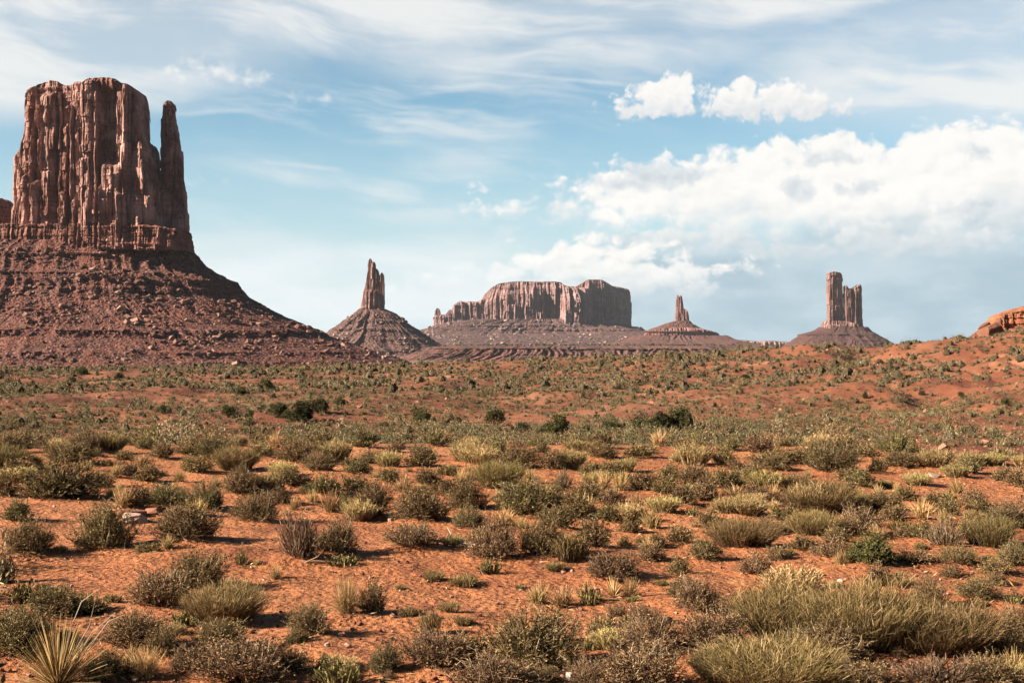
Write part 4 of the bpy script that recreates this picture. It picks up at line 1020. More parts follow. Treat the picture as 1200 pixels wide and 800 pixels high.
def juniper(seed, leaves=4200, gaps=0.5, narrow=1.0, L=0.075):
    rng = np.random.default_rng(seed)
    limbs = []
    nl = 9
    tips = []
    for i in range(nl):
        a = rng.uniform(0, 2 * np.pi); out = rng.uniform(0.1, 0.33) * narrow; h = rng.uniform(0.45, 0.85)
        bx, by = rng.normal(0, 0.03, 2)
        limbs.append([(bx, by, -0.06, 0.035), (bx + math.cos(a) * out * 0.4, by + math.sin(a) * out * 0.4, h * 0.4, 0.024), (bx + math.cos(a) * out, by + math.sin(a) * out, h, 0.006)])
        tips.append((math.cos(a) * out, math.sin(a) * out, h))
    trunk = tubes('juniper_trunk', limbs, M_BARK, 5)
    fo = Soup()
    d = unit_dirs(leaves, rng, 0.0, -0.0)
    cl = 26
    cd = unit_dirs(cl, rng, 0.0, 0.0)
    C = cd * np.array([0.42 * narrow, 0.42 * narrow, 0.66]) * rng.uniform(0.5, 1.0, (cl, 1)) + np.array([0, 0, 0.2])
    w = rng.uniform(0.07, 0.17, cl)
    k = rng.integers(0, cl, leaves)
    dd = rng.normal(size=(leaves, 3)); dd /= np.linalg.norm(dd, axis=1, keepdims=True)
    P = C[k] + dd * (w[k] * rng.random(leaves) ** 0.35)[:, None] * np.array([1, 1, 1.1])
    P[:, 2] = np.maximum(P[:, 2], 0.0)
    fo.leaves(P, dd + np.array([0, 0, 0.5]) + rng.normal(0, 0.3, P.shape), L * rng.uniform(0.6, 1.3, leaves), L * 0.45, rng, 0)
    return fo.build('juniper_crown', [M_JUN]), trunk

# ------------------------------------------------------------------ kinds of plants: a few meshes of each, near (fine) and far (coarse)
TWO = 2
PLANT = {}
def kit(code, maker, n, start): PLANT[code] = [maker(start + 17 * i) for i in range(n)]
kit('S', lambda s: sage(s, (M_SAGE, M_TWIG)), 5, 100)
kit('s', lambda s: sage(s, (M_SAGE, M_TWIG), stems=110, tw=6, lf=4, L=0.075, W=0.026, twig_w=0.014), 5, 200)
kit('B', lambda s: sage(s, (M_BROWN, M_TWIG), upright=0.5, bare=0.25), 4, 300)
kit('b', lambda s: sage(s, (M_BROWN, M_TWIG), stems=110, tw=6, lf=4, L=0.075, W=0.026, twig_w=0.014, upright=0.5, bare=0.2), 4, 350)
kit('O', lambda s: sage(s, (M_OLIVE, M_TWIG), upright=0.6), 3, 400)
kit('o', lambda s: sage(s, (M_OLIVE, M_TWIG), stems=110, tw=6, lf=4, L=0.075, W=0.026, twig_w=0.014, upright=0.6), 4, 450)
kit('D', lambda s: sage(s, (M_BROWN, M_TWIG), stems=150, tw=9, lf=2, L=0.03, W=0.010, upright=1.1, bare=0.5, twig_w=0.011, spread=0.9), 2, 500)
kit('G', lambda s: ephedra(s, (M_EPH, M_TWIG), N=2100, w=0.0052, side=3), 4, 600)
kit('g', lambda s: ephedra(s, (M_EPH, M_TWIG), N=420, w=0.019, side=3), 4, 650)
kit('P', lambda s: ephedra(s, (M_PALE, M_TWIG, M_PALE), N=420, w=0.018, side=3, plume=0.06), 4, 700)
kit('K', lambda s: sage(s, (M_GREEN, M_TWIG), stems=260, tw=7, lf=7, L=0.05, W=0.022, upright=0.4), 1, 760)
kit('W', lambda s: herb(s, (M_OLIVE, M_TWIG)), 3, 800)
PLANT['T'] = [(tuft(850 + i, [M_STRAW], N=520, w=0.010), None) for i in range(3)]
PLANT['t'] = [(tuft(870 + i, [M_STRAW], N=240, w=0.022), None) for i in range(4)]
PLANT['Y'] = [(yucca(900, N=360, dead=0.5, w=0.012), None)]
PLANT['y'] = [(yucca(910 + i, N=70, dead=0.8, w=0.05), None) for i in range(2)]
KIND = {'S': ('sagebrush', 'shrub', 'grey-green sagebrush'), 'B': ('blackbrush', 'shrub', 'grey-brown twiggy brush'), 'O': ('olive_shrub', 'shrub', 'olive-green shrub'),
        'D': ('bare_shrub', 'shrub', 'bare brown twiggy shrub'), 'G': ('ephedra_shrub', 'shrub', 'yellow-green broom shrub'), 'P': ('rabbitbrush', 'shrub', 'pale straw-green brush'),
        'K': ('greasewood', 'shrub', 'bright leafy green bush'), 'W': ('desert_herb', 'herb', 'small dark green herb'), 'T': ('grass_tuft', 'grass', 'dry straw grass tuft'), 'Y': ('yucca', 'yucca', 'spiky yucca')}

# kind, centre x, foot y, width, height in photo units (1200 wide), measured shrub by shrub
SPOTS = """
O 72 588 104 46|O 19 611 44 24|S 33 651 70 40|S 122 645 74 58|S 219 636 88 43|S 172 646 30 12|S 4 682 34 42|S 230 690 74 46|B 190 714 92 48|W 131 705 20 12|S 65 719 72 32|T 84 716 34 26|
G 264 731 86 42|S 362 744 56 38|W 216 735 30 20|S 158 757 88 38|S 190 770 50 32|Y 68 806 138 96|T 170 801 62 40|B 285 803 130 52|S 258 760 72 34|O 378 785 22 20|S 20 770 84 46|
W 283 661 14 17|D 352 660 62 64|B 394 650 58 44|T 406 724 52 52|B 436 722 42 38|S 302 612 60 36|O 240 598 54 28|O 195 595 66 26|B 160 598 46 26|S 283 580 48 32|S 175 565 38 20|T 135 562 26 20|
T 210 566 22 16|T 252 570 22 16|P 314 578 32 22|T 388 603 30 30|T 345 597 18 18|S 84 544 66 26|O 256 539 64 26|S 305 535 40 18|S 348 543 54 28|P 393 541 36 24|S 190 538 34 18|S 5 580 36 32|T 42 547 26 13|
S 436 605 54 40|S 494 612 84 36|S 548 598 48 40|O 550 620 48 24|G 585 573 52 32|T 552 565 34 22|S 500 569 34 22|T 472 580 36 24|T 440 559 20 10|P 549 543 38 26|S 495 548 44 24|S 435 545 34 18|
O 620 605 92 38|S 670 607 46 30|B 578 658 68 50|S 635 653 70 46|G 668 660 38 34|S 695 643 46 34|B 484 643 74 30|W 573 672 24 20|G 508 679 22 14|G 545 686 30 16|T 631 706 38 28|W 691 707 28 24|
Y 719 699 36 30|B 718 680 78 32|B 762 655 34 24|S 731 639 18 14|S 622 786 132 72|B 515 782 104 42|O 451 787 48 36|B 580 816 124 46|G 503 742 22 30|G 527 716 24 13|G 543 730 20 12|W 692 761 20 16|
B 764 768 94 46|B 748 812 130 52|B 755 732 48 22|T 708 575 26 22|T 727 577 28 26|S 754 577 38 24|T 745 601 28 24|P 778 602 34 20|T 764 622 38 28|O 715 614 44 20|S 740 626 30 18|S 687 558 22 16|P 668 550 34 22|
D 660 573 28 24|T 620 566 24 18|S 608 550 58 30|S 650 552 40 22|S 705 538 50 18|S 750 538 44 18|S 786 565 38 20|S 716 560 38 20|O 405 594 24 20|G 524 558 24 12|S 795 638 36 24|S 797 672 30 24|S 800 703 44 26|
P 813 546 36 26|S 848 546 32 24|S 905 552 58 22|G 897 577 42 26|S 937 578 50 22|O 975 554 70 34|S 1029 554 26 18|S 1056 549 50 20|P 1096 549 40 22|O 1135 556 38 20|P 1164 546 30 14|S 1176 562 32 20|S 1195 570 36 26|
S 996 566 34 18|B 827 589 38 28|S 815 572 52 28|S 850 575 38 26|T 863 588 40 20|G 963 605 78 34|P 946 604 40 32|S 1033 598 56 20|S 1094 593 34 16|T 1051 576 12 14|Y 1030 579 22 16|T 1122 580 26 22|T 1081 613 42 26|
O 1180 620 58 28|P 875 605 46 18|S 921 613 36 20|G 953 628 52 28|B 1008 628 68 32|S 1048 612 34 18|G 872 643 70 35|S 828 657 40 26|B 912 655 34 20|S 941 646 38 18|B 974 656 46 26|K 1020 663 64 35|B 1029 686 34 30|
B 1075 663 46 18|S 1115 676 30 16|D 1108 642 58 36|G 1160 643 56 34|S 1124 663 52 22|S 1167 676 42 20|O 1190 665 52 28|S 1146 703 56 26|S 1087 714 54 34|W 1146 711 18 9|S 1190 750 54 40|B 885 675 46 24|B 818 718 66 42|
P 930 700 62 34|G 928 752 124 60|G 1012 764 136 66|G 1098 768 132 56|B 970 778 104 40|B 838 766 92 48|G 905 810 142 52|B 845 791 84 34|D 1100 812 140 40|S 1185 772 52 30|B 50 690 20 10|T 300 662 12 9|S 880 560 30 16|
O 25 760 90 40|S 120 800 60 34|B 226 792 70 34|S 340 792 60 24|B 690 812 70 30|G 845 806 60 34|B 1010 812 90 36|S 1160 806 70 36|S 560 634 30 18|T 640 586 30 22|S 655 620 44 26|O 596 592 44 24|
S 340 570 40 20|O 380 580 44 22|S 415 578 40 22|S 230 556 44 20|S 120 572 30 20|B 150 560 34 18|T 100 556 22 14|S 20 556 40 20|B 330 590 34 20|T 366 588 22 18|S 455 566 34 18|O 420 556 38 18|S 525 582 36 22|
S 690 590 44 24|B 720 594 40 20|S 800 592 40 24|O 780 580 36 20|S 870 566 34 18|B 885 590 38 20|S 990 586 44 22|O 1010 572 38 20|S 1060 588 36 18|B 1140 592 34 18|S 1110 606 36 20|O 1150 606 40 22|S 1000 606 40 22|
B 900 628 36 20|S 830 620 40 22|P 1000 600 32 20|S 980 636 36 18|O 1085 632 40 20|B 1060 630 30 16|S 1140 626 34 18|T 905 600 24 20|P 850 604 30 18|S 770 640 30 18|W 610 690 12 8|W 742 705 14 10|W 470 690 12 7|T 660 705 20 12|
B 1000 742 60 30|O 940 770 60 26|S 1060 742 50 24|S 700 745 34 16|B 730 748 44 20|S 630 812 70 26|S 400 800 30 14|
T 590 618 40 26|T 145 600 34 28|T 230 606 40 22|P 330 560 30 18|P 420 612 36 24|T 540 570 34 20|T 690 602 30 22|P 735 612 36 22|P 860 572 30 18|T 905 588 34 22|T 770 600 26 18|P 560 545 40 22|P 455 548 30 18|
T 1010 592 30 20|P 1120 560 30 16|P 1075 570 28 16|T 1148 606 26 18|P 20 566 40 18|T 60 552 28 16|P 700 572 30 20|T 640 640 26 20|P 880 598 34 20|T 206 700 30 26|T 100 712 26 20"""
rng_p = np.random.default_rng(77)
random.seed(5)
spots = []
for it in SPOTS.replace('\n', '').split('|'):
    if it.strip():
        c = it.split(); spots.append((c[0], *map(float, c[1:])))
# the tight ranks of brush at the back of the near terrace, where single shrubs overlap one another
tries = 0
while len(spots) < 322 and tries < 4000:
    tries += 1
    py = 524 + 34 * rng_p.random() ** 1.6
    px = rng_p.uniform(-20, 1220)
    w = rng_p.uniform(20, 52) * (py - 400) / 140
    if any(abs(px - s[1]) < 0.46 * (w + s[3]) * 0.8 and abs(py - s[2]) < 5 for s in spots): continue
    if px > 1070 and py < 534: continue
    k = rng_p.choice(list('SSSSOOBBPTG'))
    h = w * rng_p.uniform(0.38, 0.55)
    if k in 'TP': w *= 0.7
    spots.append((k, px, py, w, h))

# small growth that crowds round the bigger shrubs
base_n = len(spots); tries = 0
while len(spots) < 470 and tries < 6000:
    tries += 1
    q = spots[rng_p.integers(0, base_n)]
    if q[2] < 548 or q[3] < 24: continue
    px = q[1] + rng_p.normal(0, 0.75) * q[3]; py = q[2] + rng_p.normal(1, 7) * (q[2] - 400) / 200
    if py < 548 or py > 806: continue
    w = rng_p.uniform(9, 26) * (py - 400) / 200
    if any(abs(px - s[1]) < 0.4 * (w + s[3]) * 0.6 and abs(py - s[2]) < 4 for s in spots): continue
    k = rng_p.choice(list('SBBOTTTTPPGWWB'))
    h = w * (rng_p.uniform(0.7, 1.0) if k == 'T' else rng_p.uniform(0.45, 0.7))
    spots.append((k, px, py, w, h))
_JUN = """96 443 12 11|140 448 11 9|84 453 11 10|38 459 10 9|313 461 18 16|283 466 14 10|190 487 14 11|268 492 21 15|325 491 25 19|355 498 38 24|373 487 22 19|398 480 12 14|
493 498 22 17|580 503 29 22|610 509 18 14|655 514 36 24|718 508 26 15|750 509 26 20|772 507 24 24|797 507 30 27|700 494 9 8|807 509 14 22|858 514 14 12|838 511 9 8|1178 478 10 10|1126 470 8 8|960 513 22 9|
1000 512 14 9|905 512 16 9|640 512 18 12|690 510 18 10|340 496 22 14|873 447 10 7|1014 470 8 8|1080 466 8 7|450 505 14 9"""
junipers = [tuple(map(float, it.split())) for it in _JUN.replace('\n', '').split('|') if it.strip()]

# ------------------------------------------------------------------ where they stand, and the sand heaped round their feet
placed = []
for (k, px, py, w, h) in spots:
    dd = (CAMZ) * F / (py - 400)
    d = dd
    for _ in range(6):                                     # land is nearly level here: settle on the true height
        z = float(terrain(np.array([(px - 600) / F * d]), np.array([d]))[0])
        d = min(max((CAMZ - z) * F / (py - 400), 6.5), 32.5)
    x = (px - 600) / F * d
    W, H = w / F * d, h / F * d
    placed.append([k, px, py, x, d, W, H])
    if k not in 'WY' and W > 0.3:
        MOUNDS.append((x, d, 0.42 * W + 0.12, min(0.10, 0.07 * W + 0.015)))

# ------------------------------------------------------------------ the ground, one sheet to the horizon
def build_ground():
    az = np.concatenate([np.linspace(-180, -34, 40)[:-1], np.linspace(-34, -23, 60)[:-1], np.linspace(-23, 23, 900), np.linspace(23, 34, 60)[1:], np.linspace(34, 180, 40)[1:]])
    r = np.concatenate([[0.02, 1, 2, 3.2], np.geomspace(4, 7, 50), np.geomspace(7.03, 40, 330), np.geomspace(40.5, 110, 50), np.geomspace(111, 640, 330), np.geomspace(660, 9200, 70)])
    A, Rr = np.meshgrid(np.radians(az), r)
    X, Y = Rr * np.sin(A), Rr * np.cos(A)
    Z = terrain(X, Y)
    for (mx, my, rad, h) in MOUNDS:
        d = math.hypot(mx, my); a = math.degrees(math.atan2(mx, my)); q = 2.2 * rad
        i0, i1 = np.searchsorted(r, [d - q, d + q]); j0, j1 = np.searchsorted(az, [a - math.degrees(q / d), a + math.degrees(q / d)])
        sl = (slice(i0, i1), slice(j0, j1))
        Z[sl] += h * np.exp(-1.6 * ((X[sl] - mx) ** 2 + (Y[sl] - my) ** 2) / rad ** 2)
    near = Rr < 60
    Z = Z + np.where(near, 0.012 * fbm(X / 0.16, Y / 0.16, oct=3, seed=41) * ss(Rr, 3, 5), 0)
    V = np.stack([X, Y, Z], -1).reshape(-1, 3)
    o = obj('ground', mesh_from('ground', V, grid_quads(len(r), len(az), wrap=False)[:, ::-1], mats=[M_SAND], smooth=True))
    tag(o, kind='structure')
build_ground()
def foot(x, y): return float(ground(np.array([x]), np.array([y]), [m for m in MOUNDS if abs(m[0] - x) < 2 and abs(m[1] - y) < 2])[0])

# ------------------------------------------------------------------ landmarks that other labels lean on: kind, photo x, photo foot y, label, short name
LAND = [
 ('Y', 68, 806, 'spiky yucca with long dry blades, biggest of its kind, bottom left corner', 'the big yucca'),
 ('D', 352, 660, 'tall bare brown twiggy shrub standing taller than its neighbours, left of centre', 'the tall bare shrub'),
 ('T', 406, 724, 'large pale straw grass tuft on bare sand with dark brush against its right side', 'the large straw tuft'),
 ('S', 622, 786, 'largest dark grey sagebrush mound, alone at the bottom middle', 'the largest sagebrush mound'),
 ('G', 1012, 764, 'middle and largest of the three merged yellow-green broom mounds, lower right', 'the great broom mound'),
 ('K', 1020, 663, 'bright leafy green round bush, the only one of its colour', 'the bright green bush'),
 ('O', 72, 588, 'broad rounded olive-green mound at the left edge, widest olive shrub', 'the broad olive mound'),
 ('Y', 719, 699, 'small straw-coloured dead yucca in front of grey-brown brush', 'the small dead yucca'),
 ('G', 963, 605, 'broad yellow-green broom shrub with pale dry plumes rising behind its left end', 'the pale-topped broom'),
 ('S', 122, 645, 'round sagebrush with pale twig tips, just left of the flat rock slabs', 'the rock slabs'),
 ('B', 578, 658, 'left half of the widest central pair of brush mounds, beside the white dead stick', 'the white dead stick'),
 ('G', 872, 643, 'neat dome of upright yellow-green broom, alone on bare sand', 'the neat broom dome'),
 ('G', 585, 573, 'yellow-green broom shrub in the back ranks, centre', 'the central back broom'),
 ('G', 264, 731, 'dark yellow-green broom mound on the left, between two sagebrush mounds', 'the left broom mound'),
 ('S', 219, 636, 'double-humped sagebrush just right of the flat rock slabs', 'the double-humped sagebrush'),
 ('G', 1160, 643, 'yellow-green broom shrub near the right edge, behind brown brush', 'the right broom shrub'),
 ('S', 33, 651, 'dark round sagebrush at the left edge, below the broad olive mound', 'the left-edge sagebrush'),
 ('S', 1190, 750, 'dark sagebrush cut by the right edge above the bottom corner', 'the right-edge sagebrush'),
 ('G', 905, 810, 'pale yellow-green broom mound at the bottom edge in front of the merged mounds', 'the bottom broom mound'),
 ('Y', 1030, 579, 'tiny yucca in the back ranks on the right', 'the tiny back yucca'),
 ('B', 515, 782, 'wide low grey-brown brush touching the left of the largest sagebrush mound', 'the wide low brush'),
 ('P', 314, 578, 'pale straw-green brush in the back ranks, left of centre', 'the pale back brush'),
 ('G', 897, 577, 'small yellow-green broom in the back ranks, right of centre', 'the right back broom'),
]
def build_plants():
    lab = {}; short = {}
    for i, p in enumerate(placed):
        for (k, px, py, l, s) in LAND:
            if p[0] == k and abs(p[1] - px) < 2 and abs(p[2] - py) < 2: lab[i] = l; short[i] = s
    names = [(placed[i][1], placed[i][2], short[i], i) for i in short]
    # every other plant: kind and size, and its order from the nearest landmark on one side of it
    bucket = {}
    def size_word(p):
        W = p[5]; 
        if p[0] in 'WYK': return ''
        return 'small ' if W < 0.50 else ('large ' if W > 1.15 else '')
    for i, p in enumerate(placed):
        if i in lab: continue
        best = min(names, key=lambda q: math.hypot((q[0] - p[1]) * 0.8, (q[1] - p[2]) * 2.0))
        dx, dy = p[1] - best[0], (p[2] - best[1]) * 2.2
        rel = ('right of' if dx > 0 else 'left of') if abs(dx) > abs(dy) else ('in front of' if dy > 0 else 'behind')
        bucket.setdefault((size_word(p), p[0], rel, best[2]), []).append((math.hypot(dx, dy), i))
    ORD = ['nearest', 'second', 'third', 'fourth', 'fifth', 'sixth', 'seventh', 'eighth', 'ninth', 'tenth', 'eleventh', 'twelfth', 'thirteenth', 'fourteenth', 'fifteenth', 'sixteenth']
    for (sz, k, rel, nm), lst in bucket.items():
        lst.sort()
        for j, (_, i) in enumerate(lst):
            base = f'{sz}{KIND[k][2]}'
            base = base.replace('small small', 'small')
            if len(lst) == 1: lab[i] = f'the only {base} {rel} {nm} nearby'
            else: lab[i] = f'{base}, {ORD[min(j, 15)]} of {len(lst)} {rel} {nm}'
    for i, (k, px, py, x, y, W, H) in enumerate(placed):
        code = k
        big = W / y * F > 46
        if not big and k.lower() in PLANT and k not in 'DWK': code = k.lower()
        kit_ = PLANT[code]
        foliage, stems = kit_[(i * 7 + int(px)) % len(kit_)]
        if i == [j for j, p in enumerate(placed) if p[0] == 'T' and p[1] == 406][0]: foliage, stems = PLANT['T'][0]
        nm, cat, _ = KIND[k]
        rz = random.uniform(0, 6.28)
        z = foot(x, y)
        grp = {'shrub': 'shrubs on the near red sand', 'herb': 'small herbs on the near red sand', 'grass': 'dry grass tufts on the near red sand', 'yucca': 'yuccas on the near red sand'}[cat]
        if stems is not None and big:
            t = thing(nm, lab[i], cat, (x, y, z - 0.01), rz, grp)
            t.scale = (W, W, H)
            a = obj('foliage', foliage, t); b = obj('stems', stems, t)
        elif stems is not None:
            t = obj(nm, foliage, None, (x, y, z - 0.01)); t.rotation_euler = (0, 0, rz); t.scale = (W, W, H)
            tag(t, lab[i], cat, grp)
            b = obj('stems', stems, t)
        else:
            t = obj(nm, foliage, None, (x, y, z - 0.01)); t.rotation_euler = (0, 0, rz); t.scale = (W, W, H)
            tag(t, lab[i], cat, grp)
            if k == 'Y' and px < 100:                     # the old bleached stalks that lean out of the big yucca
                st = [[(0.02, 0, 0.1, 0.006), (0.10, 0.05, 0.75, 0.005), (0.18, 0.06, 1.05, 0.004), (0.34, 0.05, 1.22, 0.002)],
                      [(0.04, 0.05, 0.1, 0.005), (0.30, -0.05, 0.7, 0.004), (0.5, -0.05, 0.95, 0.002)], [(0, -0.05, 0.1, 0.005), (0.30, -0.12, 0.8, 0.004), (0.36, -0.1, 1.2, 0.002)],
                      [(0.05, 0, 0.1, 0.005), (0.40, 0.1, 0.8, 0.004), (0.56, 0.05, 0.9, 0.002)]]
                t.rotation_euler = (0, 0, 0)
                obj('dead_stalks', tubes('dead_stalks', st, M_DEAD), t)
build_plants()

# ------------------------------------------------------------------ junipers on the flat beyond the terrace
def build_junipers():
    kinds = [juniper(40 + i, narrow=(1.15, 1.0, 1.3, 0.8)[i % 4], leaves=3600) for i in range(6)]
    info = []
    for i, (px, py, w, h) in enumerate(junipers):
        x, y = hit(px, py - 2.5, 100)
        info.append((px, py, w, h, x, y))
    order = sorted(range(len(info)), key=lambda i: info[i][0])
    words = {}
    n = len(order)
    def near(px):
        return min([(8, 'thumb spire'), (436, 'lone spire'), (630, 'broad mesa'), (798, 'throne spire'), (985, 'castle towers'), (1175, 'leaning boulder')], key=lambda q: abs(q[0] - px))[1]
    ordw = ['first', 'second', 'third', 'fourth', 'fifth', 'sixth', 'seventh', 'eighth', 'ninth', 'tenth', 'eleventh', 'twelfth', 'thirteenth', 'fourteenth', 'fifteenth', 'sixteenth', 'seventeenth', 'eighteenth', 'nineteenth', 'twentieth']
    def nth(j, m):
        return f'{ordw[j]} from the left' if j < m / 2 else (f'{ordw[m - 1 - j]} from the right' if j < m - 1 else 'last on the right')
    for j, i in enumerate(order): words[i] = nth(j, n)
    for i, (px, py, w, h, x, y) in enumerate(info):
        size = 'large' if w >= 25 else ('middling' if w >= 15 else 'tiny')
        shape = 'tall narrow' if h > w * 1.05 else ('round' if h > 0.72 * w else 'low spreading')
        crown, trunk = kinds[i % 6]
        W, H = w / F * y, h / F * y
        z = float(terrain(np.array([x]), np.array([y]))[0])
        t = thing('juniper_tree', f'{size} {shape} dark juniper beyond the near brush, {words[i]} of all junipers', 'tree', (x, y, z - 0.05), random.uniform(0, 6.28), 'junipers on the flat beyond the near brush')
        t.scale = (W * 1.05, W * 1.05, H * 1.15)
        obj('crown', crown, t); obj('trunk', trunk, t)
build_junipers()

# ------------------------------------------------------------------ a dead snag, a bleached stick, stones
def dead_snag():
    x, y = hit(292, 514, 100)
    z = float(terrain(np.array([x]), np.array([y]))[0])
    H = 36 / F * y
    t = thing('dead_tree', 'thin half-dead snag tree, taller than the junipers beside it', 'tree', (x, y, z - 0.05))
    t.scale = (H, H, H)
    rng = np.random.default_rng(5)
    paths = [[(0, 0, -0.05, 0.035), (0.03, 0, 0.3, 0.028), (-0.01, 0.01, 0.6, 0.018), (0.02, 0, 1.0, 0.005)]]
    tw = []
    for i in range(26):
        h = rng.uniform(0.15, 0.92); a = rng.uniform(0, 6.28); L = rng.uniform(0.10, 0.30) * (1.1 - 0.6 * h)
        paths.append([(0, 0, h, 0.012), (math.cos(a) * L * 0.5, math.sin(a) * L * 0.5, h + 0.02, 0.008), (math.cos(a) * L, math.sin(a) * L, h + rng.uniform(0, 0.10), 0.003)])
        tw.append((math.cos(a) * L * 0.8, math.sin(a) * L * 0.8, h + 0.05))
    obj('trunk', tubes('snag_trunk', paths, M_BARK, 5), t)
    fo = Soup()
    P = np.repeat(np.array(tw), 45, 0) + rng.normal(0, 0.035, (len(tw) * 45, 3))
    fo.leaves(P, rng.normal(size=P.shape) + np.array([0, 0, 0.4]), 0.05, 0.025, rng, 0)
    obj('crown', fo.build('snag_crown', [M_JUN]), t)
dead_snag()
def at(px, py):
    for p in [0]:
        d = CAMZ * F / (py - 400)
        for _ in range(6):
            z = foot((px - 600) / F * d, d); d = min((CAMZ - z) * F / (py - 400), 32)
        return (px - 600) / F * d, d, z
M_PALESTONE = stone_mat('pale_stone', (0.202, 0.118, 0.083), (0.249, 0.160, 0.113), (0.308, 0.219, 0.166))
M_REDSTONE = stone_mat('red_stone', (0.113, 0.040, 0.022), (0.160, 0.062, 0.035), (0.213, 0.098, 0.059))
M_WHITESTONE = stone_mat('white_stone', (0.34, 0.27, 0.21), (0.36, 0.29, 0.23), (0.40, 0.33, 0.26))
def rough_block(name, size, seed, m, cuts=9, rough=0.06):
    """one broken rock: a boxy lump cut by random planes, then roughened"""
    rng = np.random.default_rng(seed)
    n = 16
    pts = []
    v, f = [], []
    lin = np.linspace(-1, 1, n)
    quads = []; base = 0
    for ax in range(3):
        for sgn in (-1, 1):
            a, b = np.meshgrid(lin, lin, indexing='ij')
            P = np.zeros((n, n, 3)); P[..., ax] = sgn; P[..., (ax + 1) % 3] = a; P[..., (ax + 2) % 3] = b
            q = grid_quads(n, n, wrap=False) + base
            quads.append(q if sgn > 0 else q[:, ::-1]); v.append(P.reshape(-1, 3)); base += n * n
    V = np.concatenate(v)
    V = V / np.maximum(1, (np.abs(V) ** 6).sum(1, keepdims=True) ** (1 / 6) ) 
    for _ in range(cuts):
        nn = rng.normal(size=3); nn /= np.linalg.norm(nn); dd = rng.uniform(0.72, 1.05)
        s = V @ nn - dd
        V = V - np.clip(s, 0, None)[:, None] * nn * 0.93
    V = V * (1 + rough * fbm(V[:, 0] * 2 + seed, V[:, 1] * 2, V[:, 2] * 2, oct=4, seed=seed)[:, None] + rough * 0.4 * fbm(V[:, 0] * 9 + seed, V[:, 1] * 9, V[:, 2] * 9, oct=2, seed=seed)[:, None])
    V = V * np.array(size) * 0.5
    me = mesh_from(name, V, np.concatenate(quads), mats=[m])
    return me
def small_rocks():
    data = [(152, 604, 34, 7, 1, 'dark flat slab, upper one of the rock slabs beside the pale-tipped sagebrush', M_REDSTONE), (158, 610, 34, 9, 2, 'pale flat slab, lower one of the rock slabs beside the pale-tipped sagebrush', M_PALESTONE),
            (177, 602, 18, 7, 3, 'small dark stone at the right end of the rock slabs', M_REDSTONE),
            (669, 799, 12, 12, 4, 'white stone at the bottom edge right of the largest sagebrush mound', M_WHITESTONE), (951, 674, 11, 8, 5, 'dark red stone on bare sand left of the bright green bush', M_REDSTONE),
            (985, 681, 7, 3, 6, 'small whitish stone on bare sand below the bright green bush', M_WHITESTONE), (1095, 560, 15, 5, 7, 'pale flat stone in the back ranks on the right', M_PALESTONE),
            (1115, 560, 14, 7, 8, 'pale angular stone right of the pale flat one', M_PALESTONE), (1056, 604, 10, 4, 9, 'pale low stone beside grass behind the bright green bush', M_PALESTONE),
            (458, 611, 6, 4, 10, 'small pale stone left of the wide sagebrush', M_PALESTONE), (1098, 598, 10, 4, 11, 'reddish low stone on open sand at the right', M_REDSTONE)]
    for (px, py, w, h, sd, l, m) in data:
        x, y, z = at(px, py)
        W, H = w / F * y, h / F * y
        o = obj('rock', rough_block('rock', (W, W * 0.8, H * 1.5), sd, m), None, (x, y, z + H * 0.3))
        o.rotation_euler = (0.05 * sd % 0.2, 0.08, sd)
        tag(o, l, 'rock', 'loose stones on the near sand')
    x, y, z = at(536, 641)
    st = [[(-0.30, 0.14, 0.06, 0.016), (-0.10, 0.06, 0.05, 0.018), (0.10, 0.0, 0.035, 0.016), (0.34, -0.10, 0.03, 0.008)], [(-0.10, 0.06, 0.05, 0.010), (-0.08, 0.12, 0.14, 0.006), (-0.12, 0.16, 0.20, 0.003)]]
    tag(obj('dead_branch', tubes('dead_branch', st, M_DEAD), None, (x, y, z)), 'bleached white dead stick lying on sand left of the central brush', 'branch')
    x, y, z = at(368, 664)
    st = [[(-0.25, 0, 0.03, 0.012), (0.0, 0.02, 0.06, 0.012), (0.28, -0.04, 0.05, 0.005)], [(-0.1, 0, 0.04, 0.010), (0.05, -0.1, 0.12, 0.006), (0.12, -0.14, 0.20, 0.003)]]
    tag(obj('dead_branch', tubes('dead_branch', st, M_TWIG), None, (x, y, z)), 'dark broken branch at the foot of the tall bare shrub', 'branch')
small_rocks()

